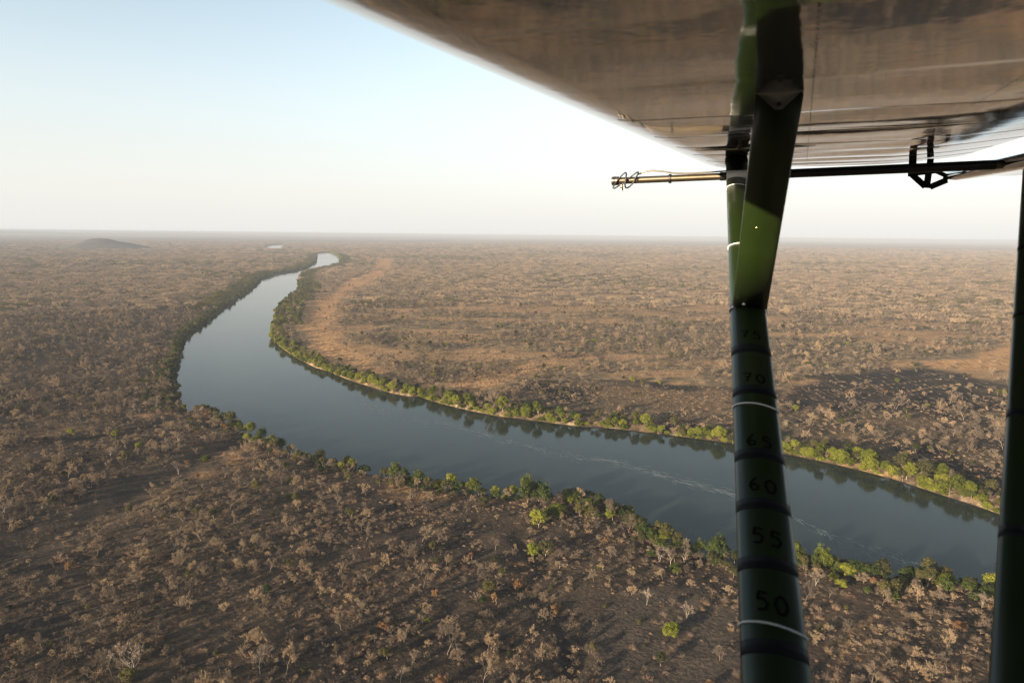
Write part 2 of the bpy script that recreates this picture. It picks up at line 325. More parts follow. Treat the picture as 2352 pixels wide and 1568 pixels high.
def build_foam():
    V = []; Fq = []
    tr = [([(820, 905), (870, 938), (900, 952), (930, 960)], 9, .5), ([(890, 955), (960, 968), (1040, 975), (1100, 992), (1160, 1012), (1230, 1028), (1290, 1046), (1340, 1054), (1400, 1055), (1450, 1072), (1510, 1086), (1570, 1105), (1640, 1122), (1700, 1138), (1790, 1160)], 5, 1.5),
          ([(1340, 1054), (1400, 1056), (1450, 1073), (1520, 1092), (1570, 1108), (1640, 1124), (1700, 1138)], 3, 2.2),
          ([(1780, 1170), (1830, 1192), (1900, 1225), (1960, 1243), (2010, 1262), (2060, 1285), (2115, 1306)], 3, 1.2), ([(1880, 1212), (1905, 1232)], 1, 2), ([(2060, 1265), (2080, 1285), (2130, 1308)], 1.5, 1)]
    rr = random.Random(5)
    for pts, spread, dens in tr:
        g = [np.array(gp(*p)) for p in pts]; L = [np.linalg.norm(g[i + 1] - g[i]) for i in range(len(g) - 1)]; T = sum(L)
        for k in range(int(T * dens)):
            s = rr.random() * T; i = 0
            while i < len(L) - 1 and s > L[i]: s -= L[i]; i += 1
            d = (g[i + 1] - g[i]) / L[i]; n = np.array([-d[1], d[0]])
            off = rr.gauss(0, 1) * spread * .7; p = g[i] + d * s + n * off
            a = rr.gauss(0, .35); d2 = d * math.cos(a) + n * math.sin(a)
            ln = rr.uniform(1.5, 7); w = rr.uniform(.04, .15) * (1.3 if abs(off) < spread * .4 else .6); b0 = len(V); ns = 5; cv = rr.gauss(0, .12)
            for q in range(ns + 1):
                t = q / ns; c = p + d2 * ln * t + n * cv * ln * math.sin(t * 3.1); ww = w * math.sin(.15 + 2.8 * t)
                V.append((*(c + n * ww), .012 + .00001 * (k % 90))); V.append((*(c - n * ww), .012 + .00001 * (k % 90)))
                if q: Fq.append((b0 + 2 * q - 2, b0 + 2 * q - 1, b0 + 2 * q + 1, b0 + 2 * q))
    o = link(bpy.data.objects.new('foam', mesh_np('foam', V, [Fq], [M_foam]))); props(o, 'pale winding streaks of foam drifting on the dark river', 'foam', kind='stuff')
build_foam()

# ------------------------------------------------------------------ plants
class MB:
    def __init__(s): s.V = []; s.T = []; s.Q = []
    def tube(s, pts, rad, n=4):
        b = len(s.V); pr = None
        for i, (p, r) in enumerate(zip(pts, rad)):
            d = (pts[min(i + 1, len(pts) - 1)] - pts[max(i - 1, 0)]).normalized()
            u = d.orthogonal().normalized() if pr is None else (pr - d * pr.dot(d)).normalized(); pr = u; v = d.cross(u)
            for k in range(n):
                a = 2 * math.pi * k / n; s.V.append(p + (u * math.cos(a) + v * math.sin(a)) * r)
            if i:
                for k in range(n):
                    k2 = (k + 1) % n; s.Q.append((b + (i - 1) * n + k, b + (i - 1) * n + k2, b + i * n + k2, b + i * n + k))
    def sliver(s, p, d, ln, w, rr):
        o = d.cross(Vector((rr.gauss(0, 1), rr.gauss(0, 1), rr.gauss(0, 1)))).normalized() * w
        b = len(s.V); s.V += [p - o, p + o, p + d * ln]; s.T.append((b, b + 1, b + 2))
    def leaf(s, p, nrm, sz, rr):
        u = nrm.orthogonal().normalized(); v = nrm.cross(u); a = rr.random() * 6.28
        u, v = u * math.cos(a) + v * math.sin(a), v * math.cos(a) - u * math.sin(a)
        b = len(s.V); s.V += [p - u * sz, p - v * sz * .55, p + u * sz, p + v * sz * .55]; s.Q.append((b, b + 1, b + 2, b + 3))
    def mesh(s, name, m): return mesh_np(name, [tuple(v) for v in s.V], [s.T, s.Q] if s.T else [s.Q], [m]) if s.V else None
def rv(rr): return Vector((rr.gauss(0, 1), rr.gauss(0, 1), rr.gauss(0, 1))).normalized()
def bare_tree(seed, h=7, spread=.9, fork=2, twigs=900, trunk_f=.32, lean=0, tw=.035, limbm=None, twigm=None, limbs=5):
    rr = random.Random(seed); A = MB(); B = MB(); tips = []
    def grow(p, d, ln, r, lv):
        n = 3; pts = [p.copy()]; rad = [r]
        for i in range(n):
            d = (d + rv(rr) * .22 + Vector((0, 0, .10))).normalized(); p = p + d * ln / n; pts.append(p.copy()); rad.append(r * (1 - .45 * (i + 1) / n))
        (A if lv <= 1 else B).tube(pts, rad, 5 if lv == 0 else (4 if lv == 1 else 3))
        if lv >= 3: tips.append((pts, d)); return
        nk = limbs if lv == 0 else rr.randint(3, 4)
        for k in range(nk):
            t = 1.0 if k < 2 else rr.uniform(.45, .95); i = min(n - 1, int(t * n)); q = pts[i].lerp(pts[i + 1], t * n - i)
            ax = rv(rr); ax.z *= .35; side = (ax - d * ax.dot(d)).normalized()
            a = rr.uniform(.45, .95) * spread; d2 = (d * math.cos(a) + side * math.sin(a)).normalized()
            grow(q, d2, ln * rr.uniform(.62, .85) * (1.15 if lv == 0 else 1), rad[-1] * rr.uniform(.6, .8), lv + 1)
    for f in range(fork):
        a = rr.random() * 6.28; tl = Vector((math.cos(a), math.sin(a), 0)) * (.28 if fork > 1 else .05 + lean)
        grow(Vector((math.cos(a) * .12 * (fork > 1), math.sin(a) * .12 * (fork > 1), -.3)), (Vector((0, 0, 1)) + tl).normalized(), h * trunk_f * rr.uniform(.85, 1.1), h * .0155 / (1 if fork == 1 else 1.3), 0)
    for k in range(int(twigs * 1.9)):
        pts, d = rr.choice(tips); t = rr.random() ** .6 * 2.999; i = int(t); p = pts[i].lerp(pts[i + 1], t - i)
        dd = (d * .8 + rv(rr) * 1.0 + Vector((0, 0, .2))).normalized(); B.sliver(p, dd, rr.uniform(.3, .9) * h / 7, tw * rr.uniform(.7, 1.6), rr)
    return A.mesh('trunk', limbm or M_bark), B.mesh('crown', twigm or M_twig)
def leafy_tree(seed, h=10, wid=8, n=26, per=60, leaf=.30, trunk=.28, mat_=None, flat=.8, squash=1.0):
    rr = random.Random(seed); A = MB(); B = MB(); n = int(n * 1.7); leaf *= .85; lop = Vector((rr.gauss(0, .13), rr.gauss(0, .13), 0)) * wid; cz = h * (trunk + (1 - trunk) * .5); cl = []
    for k in range(n):
        d = rv(rr); d.z = abs(d.z) * 1.0 - .25 if k % 3 else d.z; q = rr.uniform(.45, 1.0)
        c = Vector((d.x * wid * .5 * q * .82, d.y * wid * .5 * q * .82, cz + d.z * h * (1 - trunk) * .5 * q * squash)); cl.append((c, rr.uniform(.075, .19) * wid)); cl[-1][0].xy += lop.xy * (.3 + cl[-1][0].z / h)
    for c, r in cl:
        for j in range(per):
            d = rv(rr); p = c + Vector((d.x, d.y, d.z * flat)) * r * rr.uniform(.72, 1.08)
            B.leaf(p, (d + rv(rr) * .55 + Vector((0, 0, .3))).normalized(), leaf * rr.uniform(.6, 1.35), rr)
    base = Vector((0, 0, -.4)); top = Vector((rr.gauss(0, .3), rr.gauss(0, .3), h * trunk * 1.25))
    A.tube([base, base.lerp(top, .5) + rv(rr) * .15, top], [h * .028, h * .022, h * .018], 6)
    for c, r in rr.sample(cl, min(7, len(cl))): A.tube([top * .85, (top * .85).lerp(c, .55) + rv(rr) * .3, c], [h * .014, h * .010, h * .004], 4)
    return A.mesh('trunk', M_bark), B.mesh('crown', mat_ or M_leaf)
def scrub(seed, h=1.6, w=2.2, n=220, m=None, leafy=0):
    rr = random.Random(seed); B = MB(); n = int(n * .55)
    for k in range(n):
        a = rr.random() * 6.28; q = rr.random() * w * .55; p = Vector((math.cos(a) * q, math.sin(a) * q, rr.uniform(0, .45) * h))
        d = (Vector((math.cos(a) * .7, math.sin(a) * .7, rr.uniform(.5, 1.4))) + rv(rr) * .5).normalized()
        B.sliver(p, d, rr.uniform(.3, .75) * h, .03 * rr.uniform(.7, 1.6), rr)
    for k in range(leafy):
        d = rv(rr); d.z = abs(d.z); p = Vector((d.x * w * .45, d.y * w * .45, d.z * h * .8 + .1)) * rr.uniform(.6, 1.05); B.leaf(p, (d + rv(rr) * .6).normalized(), .2 * rr.uniform(.6, 1.4), rr)
    return None, B.mesh('crown', m or M_shrub)

FORMS = {   # kind -> list of (trunk mesh, crown mesh, height, words)
 'bare': [(*bare_tree(1, 6.5, .85, 1, 1000), 6.5, 'upright single-stemmed'), (*bare_tree(2, 5.5, 1.05, 2, 950), 5.5, 'fork-stemmed'), (*bare_tree(3, 8, .8, 1, 1300, .4), 8, 'tall-trunked'),
          (*bare_tree(4, 6, 1.2, 3, 1400, .26), 6, 'many-stemmed'), (*bare_tree(5, 7.5, 1.1, 1, 1500, .3, .25), 7.5, 'leaning broad-topped'), (*bare_tree(6, 4.6, .9, 2, 800), 4.6, 'low forked'),
          (*bare_tree(7, 5.2, 1.15, 1, 1200, .3), 5.2, 'round-headed')],
 'pale': [(*bare_tree(11, 8, .75, 1, 420, .36, .1, .03, M_white, M_bark), 8, 'pale-trunked'), (*bare_tree(12, 7, .9, 2, 300, .34, .2, .03, M_white, M_bark), 7, 'bleached forked')],
 'green': [(*leafy_tree(21, 9, 8, 30, 75, .34, .1), 9, 'round-crowned'), (*leafy_tree(22, 11, 9, 32, 75, .36, .12), 11, 'tall full-crowned'), (*leafy_tree(23, 6.5, 8.5, 28, 70, .32, .06), 7, 'low spreading'),
           (*leafy_tree(24, 10, 7, 28, 70, .32, .1), 10, 'narrow'), (*leafy_tree(25, 8.5, 10.5, 42, 65, .34, .08), 8.5, 'broad lumpy'), (*leafy_tree(26, 9.5, 8.5, 26, 60, .34, .2, M_olive), 9.5, 'dull olive'),
           (*leafy_tree(27, 7.5, 7, 18, 50, .33, .3, M_olive), 7.5, 'small olive'),
           (*leafy_tree(28, 9, 8.5, 28, 65, .34, .1, M_deep), 9, 'dark domed'), (*leafy_tree(29, 10.5, 8, 28, 65, .34, .14, M_deep), 10.5, 'dark tall'), (*leafy_tree(30, 3.2, 6.5, 20, 55, .3, .02, M_leaf), 3.2, 'low thicket-like'), (*leafy_tree(35, 6.5, 8, 24, 60, .32, .06, M_deep), 6.5, 'dark low')],
 'rust': [(*leafy_tree(31, 4, 4.5, 16, 45, .22, .12, M_rust), 4, 'rounded'), (*leafy_tree(32, 3, 4, 12, 45, .22, .1, M_rust), 3, 'squat'), (*leafy_tree(33, 4.6, 3.6, 12, 45, .22, .2, M_rust), 4.6, 'upright')],
 'scrub': [(*scrub(41, 1.3, 3.0), 1.3, ''), (*scrub(42, 2.4, 2.0, 200), 2.4, ''), (*scrub(43, 1.2, 1.8, 140, M_shrub, 60), 1.2, ''), (*scrub(44, 1.9, 2.4, 60, M_olive, 160), 1.9, ''), (*scrub(45, 1.0, 1.6, 160, M_rust), 1, '')],
}
def joined(tr, cr, name):
    Vs = []; Fs3 = []; Fs4 = []; m3 = []; m4_ = []; mats = []; b = 0
    for k, me in enumerate([m for m in (tr, cr) if m]):
        co = np.empty(len(me.vertices) * 3, np.float32); me.vertices.foreach_get('co', co); co = co.reshape(-1, 3)
        for p in me.polygons:
            v = [x + b for x in p.vertices]
            (Fs3 if len(v) == 3 else Fs4).append(v); (m3 if len(v) == 3 else m4_).append(k)
        Vs.append(co); b += len(co); mats.append(me.materials[0])
    me = mesh_np(name, np.concatenate(Vs), [Fs3, Fs4] if Fs3 else [Fs4], mats, (m3 + m4_) if Fs3 else m4_)
    return bpy.data.objects.new(name, me)
POOL = {}
for kind, forms in FORMS.items():
    c = bpy.data.collections.new(kind + '_pool')
    for i, f in enumerate(forms): c.objects.link(joined(f[0], f[1], '%s_form_%02d' % (kind, i)))
    POOL[kind] = c
# distant forms: a clump of several light trees, used only past about 900 m
def clump(name, n, rad, m, seed, leafy=False, k=1):
    rr = random.Random(seed); B = MB()
    for i in range(n):
        a = rr.random() * 6.28; q = rr.random() ** .5 * rad; c = Vector((math.cos(a) * q, math.sin(a) * q, 0)); h = rr.uniform(4.5, 8)
        for j in range(int(70 * k)):
            d = rv(rr); d.z = d.z * .8; p = c + Vector((d.x * h * .42, d.y * h * .42, h * .62 + d.z * h * .4)) * 1.0
            B.leaf(p, (d + rv(rr) * .7).normalized(), rr.uniform(.3, .6) * (1.3 if leafy else 1), rr)
        B.tube([c, c + Vector((rr.gauss(0, .3), rr.gauss(0, .3), h * .6))], [.16, .1], 3)
    return bpy.data.objects.new(name, B.mesh(name, m))
cf = bpy.data.collections.new('far_pool')
for i in range(5): cf.objects.link(clump('far_form_%02d' % i, 7, 12.5, M_twig, 90 + i, k=1.15))
cf.objects.link(clump('far_form_05', 6, 10, M_olive, 99, True))
POOL['far'] = cf

def scatter(name, pts, rot, scl, idx, pool, label, cat):
    me = bpy.data.meshes.new(name); me.vertices.add(len(pts)); me.vertices.foreach_set('co', np.asarray(pts, np.float32).ravel())
    scl = np.asarray(scl); n_ = len(pts)
    for nm, ty, arr in (('rz', 'FLOAT', rot), ('sc', 'FLOAT', scl), ('sy', 'FLOAT', scl * (.8 + .45 * NR.rand(n_))), ('sz', 'FLOAT', scl * (.72 + .5 * NR.rand(n_))), ('ix', 'INT', idx)):
        a = me.attributes.new(nm, ty, 'POINT'); a.data.foreach_set('value', np.asarray(arr, np.float32 if ty == 'FLOAT' else np.int32))
    o = link(bpy.data.objects.new(name, me)); props(o, label, cat, kind='stuff')
    ng = bpy.data.node_groups.new(name, 'GeometryNodeTree')
    ng.interface.new_socket('Geometry', in_out='INPUT', socket_type='NodeSocketGeometry'); ng.interface.new_socket('Geometry', in_out='OUTPUT', socket_type='NodeSocketGeometry')
    gi = ng.nodes.new('NodeGroupInput'); go = ng.nodes.new('NodeGroupOutput'); ci = ng.nodes.new('GeometryNodeCollectionInfo'); ip = ng.nodes.new('GeometryNodeInstanceOnPoints')
    ci.inputs['Collection'].default_value = pool; ci.inputs['Separate Children'].default_value = True; ci.inputs['Reset Children'].default_value = True
    def attr(nm, t):
        n = ng.nodes.new('GeometryNodeInputNamedAttribute'); n.data_type = t; n.inputs['Name'].default_value = nm; return [s for s in n.outputs if s.enabled][0]
    cx = ng.nodes.new('ShaderNodeCombineXYZ'); e2r = ng.nodes.new('FunctionNodeEulerToRotation')
    L = ng.links; L.new(attr('rz', 'FLOAT'), cx.inputs[2]); L.new(cx.outputs[0], e2r.inputs[0]); L.new(e2r.outputs[0], ip.inputs['Rotation'])
    c2 = ng.nodes.new('ShaderNodeCombineXYZ'); sc = attr('sc', 'FLOAT')
    for k, nm in enumerate(('sc', 'sy', 'sz')): L.new(attr(nm, 'FLOAT'), c2.inputs[k])
    L.new(c2.outputs[0], ip.inputs['Scale']); L.new(attr('ix', 'INT'), ip.inputs['Instance Index']); ip.inputs['Pick Instance'].default_value = True
    L.new(gi.outputs[0], ip.inputs['Points']); L.new(ci.outputs[0], ip.inputs['Instance']); L.new(ip.outputs[0], go.inputs[0])
    md = o.modifiers.new('scatter', 'NODES'); md.node_group = ng
    return o

# ------------------------------------------------------------------ where the plants stand
def polar_points(r0, r1, spacing, az=58, jitter=.48):
    out = []
    r = r0
    while r < r1:
        s = spacing(r) if callable(spacing) else spacing
        n = int(2 * math.radians(az) * r / s); a = np.radians(-az) + (np.arange(n) + NR.rand(n)) * s / r
        rr_ = r + (NR.rand(n) - .5) * s * 2 * jitter; out.append(np.stack([rr_ * np.sin(a), rr_ * np.cos(a)], 1)); r += s
    return np.concatenate(out)
def zmask(x, y, polys):
    w = np.zeros(x.shape, bool)
    for p in polys: w |= inside(x, y, p)
    return w
def density(x, y, sd):
    r = np.hypot(x, y); far = inside(x, y, FARLAND)
    n1 = fbm(x, y, 60, 71); n2 = fbm(x, y, 22, 83, 2); n3 = fbm(x, y, 300, 5)
    d = np.clip(.25 + 1.5 * (n1 - .3) + .5 * (n2 - .4), .05, 1)
    gap = sstep(.50, .62, fbm(x * .6, y * 1.4, 55, 907)) ; d = np.where(far, np.clip(.25 + 1.7 * (n1 - .3) + .9 * (n3 - .35) - .75 * gap * sstep(2500, 900, r), .04, 1), d)
    d = np.where(far & (r > 480), np.clip(d * 1.25 + .12 * (1 - gap), 0, 1), d)
    d = np.where(~far & (x < -60) & (r > 330), np.clip(d + .4, 0, 1), d); d = np.where(~far & (r < 420), d * .9, d)
    d = np.where(zmask(x, y, Z_GOLD[:3] + Z_GOLD[7:]), .05, d); d = np.where(zmask(x, y, Z_GOLD[3:7]), d * .35, d)
    d = np.where(zmask(x, y, Z_CLEAR), d * .16, d); d = np.where(zmask(x, y, Z_BURNT[1:]), d * .22, d); d = np.where(zmask(x, y, Z_BURNT[:1]), d * .5, d)
    for p, w, dep in GULLY[:2]: d = np.where(seg_dist(x, y, p) < w * .8, d * .1, d)
    for p, w in LINES_PALE[:3]: d = np.where(seg_dist(x, y, p) < w * 1.2, 0, d)
    return np.where(sd < 2.5, 0, d)
plants = {k: [] for k in FORMS}     # rows: x, y, scale, form, rot, word
def add(kind, x, y, sc, form, word=''): plants[kind].append([x, y, sc, form, R0.random() * 6.28, word])

P = polar_points(120, 1150, lambda r: 4.2 if r < 420 else (5.0 if r < 620 else 6.2)); x, y = P[:, 0], P[:, 1]; sd = river_sd(x, y); D = density(x, y, sd)
keep = NR.rand(len(x)) < D
sp = fbm(x, y, 14, 123, 2)
for xx, yy, s_, sdv, fz in zip(x[keep], y[keep], sp[keep], sd[keep], inside(x, y, FARLAND)[keep]):
    u = R0.random()
    if u < .006: add('pale', xx, yy, R0.uniform(.4, .8), R0.randrange(2))
    elif u < .018 + (.015 if sdv < 45 else 0): add('rust', xx, yy, R0.uniform(.5, 1.0), R0.randrange(3))
    elif u < (.095 if fz else .045) or (sdv < 22 and u < .3): add('green', xx, yy, R0.uniform(.3, .68), R0.choice((2, 5, 6, 6, 5) if fz else (5, 6, 10)))
    else:
        add('bare', xx, yy, (1.32 if (fz and math.hypot(xx, yy) > 430) or math.hypot(xx, yy) > 520 else 1) * (.30 + .62 * R0.random() ** 2.3) * (1.12 if s_ > .55 else .95), R0.randrange(7))
# trees along the banks, walking the traced water's edge
def bank(pts, step, rows, rowgap, smin, smax, forms, prob=1.0, off=2.5, word='', rng=None):
    g = [np.array(gp(*p)) for p in pts]
    for i in range(len(g) - 1):
        L = np.linalg.norm(g[i + 1] - g[i]); d = (g[i + 1] - g[i]) / L; n = np.array([-d[1], d[0]])
        mid = (g[i] + g[i + 1]) / 2
        if river_sd(np.array([mid[0] + n[0] * 4]), np.array([mid[1] + n[1] * 4]))[0] < 0: n = -n
        for r in range(rows):
            t = R0.random() * step
            while t < L:
                if R0.random() < prob * (1 if r == 0 else .75):
                    q = g[i] + d * t + n * (off + r * rowgap + R0.gauss(0, 1.0)); 
                    if river_sd(q[:1], q[1:])[0] > .2: add('green', q[0], q[1], R0.uniform(smin, smax) * (1 if r == 0 else .9), R0.choice(forms), word)
                    if R0.random() < .35:
                        q2 = q + n * R0.uniform(-.5, 5) + d * R0.gauss(0, 3)
                        if river_sd(q2[:1], q2[1:])[0] > .8: add('bare', q2[0], q2[1], R0.uniform(.5, 1.0), R0.choice((0, 3, 6, 5)))
                t += step * R0.uniform(.7, 1.35)
FB = 'on the far bank'; NB = 'on the near bank'; LB = 'on the left bank'
bank(RIGHT[15:22], 6, 2, 6, .6, .95, (0, 1, 2, 3, 4), 1, 1, FB); bank(RIGHT[15:34], 5, 1, 6, .7, 1.2, (9,), 1, .3, FB)
bank(RIGHT[9:13], 7, 4, 8, .5, .85, (6, 5, 10, 7, 2), .85, 1.5, FB); bank(RIGHT[12:16], 7, 5, 8, .6, .95, (7, 10, 5, 2, 4), .85, 1.5, FB)
bank(RIGHT[21:34], 5, 1, 6, .6, 1.1, (0, 1, 2, 3, 4, 4), .97, 1.2, FB)
bank(RIGHT[21:34], 5, 2, 6, .45, .95, (5, 6, 7, 10), .65, 6, FB)
bank(RIGHT[34:39], 5.5, 1, 6, .6, 1.05, (0, 2, 3, 5, 6, 4), .9, 1.0, FB); bank(RIGHT[34:39], 7, 2, 7, .5, .9, (5, 6, 10), .5, 8, FB); bank(RIGHT[33:], 4.5, 1, 6, .7, 1.15, (9,), .9, .3, FB); bank(RIGHT[33:40], 6, 1, 6, .5, .85, (0, 4, 2), .7, 2.5, FB)
bank(RIGHT[38:], 4.5, 1, 6, .6, 1.1, (0, 2, 4, 4, 3), .95, 1.2, FB); bank(RIGHT[38:], 6, 2, 7, .6, 1.05, (5, 6, 4, 10), .6, 8, FB)
bank(RIGHT[36:], 3.5, 2, 4, .5, .95, (10, 6, 9, 6), .8, 2, FB)
bank(RIGHT[:4], 14, 1, 6, .8, 1.1, (0, 1, 4), 1, 3, FB); bank(RIGHT[4:9], 8, 1, 5, .35, .5, (10, 2), .9, 1, FB)
bank(LEFT[1:12], 9, 1, 7, .5, .8, (7, 10, 8), 1, 1.5, LB); bank(LEFT[1:12], 9, 1, 7, .4, .65, (7, 10, 5), .8, 9, LB)  # left-bank trees get dark leaf colours that paint in its shaded side
bank(LEFT[11:23], 6, 2, 6, .5, .85, (7, 8, 10, 10, 5), .95, 1.5, LB)
bank(LEFT[22:26], 8, 2, 6, .4, .8, (5, 6, 10), .7, 2, LB)
bank(NEAR[1:4], 5, 2, 4, .5, .8, (5, 6, 10), .9, 1, NB)
bank(NEAR[3:9], 5.5, 2, 5, .6, 1.05, (7, 5, 10, 6, 4), .85, 1.5, NB)
bank(NEAR[9:13], 4.5, 2, 4, .4, .85, (0, 3, 5, 10, 6), .7, 1.5, NB); bank(NEAR[8:], 4, 2, 4, .4, .85, (10, 9, 6, 10), .75, .8, NB)
bank(NEAR[13:18], 4.5, 1, 5, .6, 1.1, (0, 3, 7, 8, 10, 1), .95, 1.2, NB); bank(NEAR[13:18], 7, 2, 6, .4, .85, (5, 6, 10), .7, 6, NB)
bank(NEAR[17:19], 5, 3, 5, .75, 1.15, (7, 8, 8), 1, 3, NB)
bank(NEAR[19:25], 5, 2, 5, .4, .8, (0, 2, 7, 5, 10), .85, 9, NB)
bank(NEAR[24:32], 5.5, 1, 5, .55, 1.05, (7, 8, 0, 5, 10), .9, 1.5, NB); bank(NEAR[24:32], 9, 1, 5, .45, .8, (5, 6, 10), .6, 7, NB)
bank(NEAR[24:], 3.5, 2, 4, .45, .85, (10, 6, 7, 5), .75, 3, NB)
bank(NEAR[31:], 5, 3, 6, .45, .92, (7, 2, 10, 5, 8, 4), .85, 1.5, NB)
# the plants one would pick out, placed where the photograph has them
def spot(kind, px, py, hgt, form, word):
    gx, gy = gp(px, py, 3.0); add(kind, gx, gy, hgt / FORMS[kind][form][2], form, word)
HERO = [('pale', 1577, 1411, 5.6, 1, 'white leafless dead tree on the bare ash-grey clearing left of the striped strut'),
 ('green', 1529, 1450, 5.2, 2, 'single bright green bush alone in the bare clearing left of the striped strut'),
 ('pale', 1514, 1286, 7.2, 1, 'leftmost of three pale dead trees behind the near bank, left of the striped strut'),
 ('pale', 1540, 1295, 8, 0, 'middle and tallest of three pale dead trees behind the near bank'),
 ('pale', 1573, 1288, 6.6, 1, 'rightmost of three pale dead trees behind the near bank'),
 ('pale', 1486, 1382, 6.5, 0, 'pale-trunked tree with a thin yellowish top above the lone green bush'),
 ('green', 1238, 1200, 9, 1, 'tall dark green tree heading the gully beside the sandbar'), ('green', 1262, 1185, 7.5, 4, 'lumpy green tree close behind the sandbar spit'),
 ('green', 1222, 1267, 5.5, 2, 'left one of two olive trees beside the sandy gully'), ('green', 1253, 1270, 7, 5, 'right one of two olive trees beside the sandy gully'),
 ('rust', 1191, 1338, 4.2, 0, 'large orange-brown bush by the gully bend below the olive trees'), ('rust', 1278, 1390, 3.2, 1, 'round rusty bush at the edge of the dark gully hole'),
 ('rust', 1138, 1378, 4, 2, 'orange-brown bush standing left of the gully bend'), ('rust', 429, 1058, 3, 0, 'small rusty bush between pale-trunked trees near the creek mouth'),
 ('pale', 306, 1542, 9.5, 1, 'big spreading tree with a pale lit trunk in the lower left corner'), ('pale', 597, 1540, 8.2, 0, 'tall tree with a pale forked trunk at the bottom edge'),
 ('pale', 306, 940, 9, 0, 'tall thin pale-trunked tree left of the creek mouth'), ('pale', 360, 936, 9, 1, 'tall pale-trunked tree nearest the creek mouth'),
 ('pale', 410, 1018, 8.5, 0, 'tall pale-trunked tree just below the creek mouth'), ('pale', 386, 1032, 7, 1, 'wide-topped pale-trunked tree below the creek mouth'),
 ('pale', 409, 1078, 7.5, 0, 'lean pale-trunked tree beside the dry gully'), ('pale', 398, 1113, 5.5, 0, 'short pale-trunked tree on the golden ridge'), ('pale', 8, 1190, 9, 0, 'pale-trunked tree cut by the left edge of the view'),
 ('green', 259, 993, 4.2, 2, 'rounded olive bush on the creek line at the left'), ('green', 167, 998, 3.8, 2, 'flat green bush farthest along the creek line'), ('green', 313, 1028, 3.6, 2, 'small dark green bush in the scrub below the creek'),
 ('green', 467, 1050, 4.6, 2, 'rounded dark green bush at the top of the golden ridge'), ('green', 421, 937, 4.4, 0, 'small bright yellow-green tree at the tip of the left bank'),
 ('green', 2350, 1300, 7, 4, 'green tree where the near bank meets the rear strut'), ('pale', 1800, 1398, 6, 1, 'pale dead tree just right of the striped strut'), ('pale', 1873, 1340, 6, 1, 'pale antler-like dead tree behind the near bank, right of the strut'),
 ('pale', 2255, 1395, 6.5, 0, 'flat-topped tree with a pale trunk near the rear strut'), ('green', 1938, 1345, 3.8, 2, 'small bright green bush on the near side of the bank trees'),
 ('green', 2030, 1365, 6, 5, 'dull olive tree sloping down from the near bank'), ('pale', 2190, 1095 - 95, 6, 1, 'pale leafless tree on the burnt ground of the far side'),
 ('pale', 1805, 985, 6, 0, 'pale stump-like tree on the burnt ground right of the strut'), ('green', 1245, 905, 5, 6, 'small dark tree at the left end of the burnt strip'),
 ('green', 1268, 870, 5.5, 6, 'olive tree on the golden grass above the burnt strip')]
for hh in HERO: spot(*hh)

# ------------------------------------------------------------------ individuals and masses
LANDMARKS = [(1529, 1450, 'the lone green bush'), (1577, 1405, 'the white dead tree'), (1191, 1330, 'the orange-brown gully bush'), (1240, 1262, 'the two olive trees'), (1240, 1160, 'the dark green clump by the sandbar'),
 (1400, 1175, 'the sandbar'), (306, 1530, 'the big pale-trunked tree'), (597, 1530, 'the pale forked tree'), (400, 1060, 'the dry gully'), (600, 1055, 'the golden ridge'), (434, 945, 'the creek mouth'), (30, 1540, 'the lower left corner'),
 (850, 1560, 'the mid bottom edge'), (1100, 1560, 'the bottom edge under the gully'), (1560, 1290, 'the three pale dead trees'), (760, 1130, 'the first green bank trees'), (960, 1110, 'the middle near-bank trees'), (1700, 1500, 'the foot of the striped strut'),
 (1720, 1250, 'the strut mark reading 55'), (1860, 1500, 'the foot of the striped strut'), (1940, 1330, 'the small bright bank bush'), (2255, 1390, 'the flat-topped tree'), (2270, 1540, 'the foot of the rear strut'), (2080, 1500, 'the gap between the struts'),
 (2020, 900, 'the burnt patch'), (2230, 1000, 'the scorched trees'), (1500, 930, 'the burnt strip'), (1850, 905, 'the orange bare patch'), (1270, 870, 'the golden grass'), (970, 905, 'the inlet of the far bank'), (640, 780, 'the tip of the bend'),
 (820, 830, 'the golden strip'), (700, 640, 'the narrows of the river'), (410, 830, 'the left bank bend'), (550, 690, 'the long left bank'), (150, 850, 'the left thicket'), (60, 1230, 'the end of the dry gully'), (200, 1350, 'the left slope'), (500, 1300, 'the middle slope'),
 (800, 1350, 'the open near slope'), (1000, 1250, 'the grey near slope'), (1700, 940, 'the strut mark reading 70'), (2290, 1150, 'the rear strut'), (1380, 980, 'the last bright tree row'), (1640, 1010, 'the sandy far bank'), (2060, 1090, 'the tall trees of the far bank'), (1200, 950, 'the start of the burnt strip')]
ORD = ['leftmost', 'second from the left', 'third from the left', 'fourth from the left', 'fifth from the left', 'sixth from the left', 'seventh from the left', 'eighth from the left']
def near_words(px, py):
    b = min(LANDMARKS, key=lambda l: math.hypot((px - l[0]), 1.5 * (py - l[1]))); dx = px - b[0]; dy = py - b[1]
    if abs(dx) > 1.3 * abs(dy): w = 'left of' if dx < 0 else 'right of'
    else: w = 'above' if dy < 0 else 'below'
    return w + ' ' + b[2]
SPEC = {'bare': ('bare_tree', 'bare tree', 'dry leafless trees of the savanna', 'dry leafless tree', 'dry_woodland', 'dense dry grey-brown savanna woodland spreading away from the river'),
        'green': ('river_tree', 'green tree', 'green trees along the river and in the bush', 'green tree', 'green_woodland', 'smaller and farther green trees dotted through the dry bush'),
        'rust': ('rusty_bush', 'bush', 'rusty-leaved bushes in the scrub', 'rusty-leaved bush', 'rusty_undergrowth', 'small rusty bushes scattered through the scrub'),
        'pale': ('pale_trunked_tree', 'dead tree', 'pale-trunked and dead trees', 'pale leafless tree', 'dead_woodland', 'far pale dead trees scattered in the bush')}
LIMIT = {'bare': 300, 'green': 300, 'rust': 120, 'pale': 90}
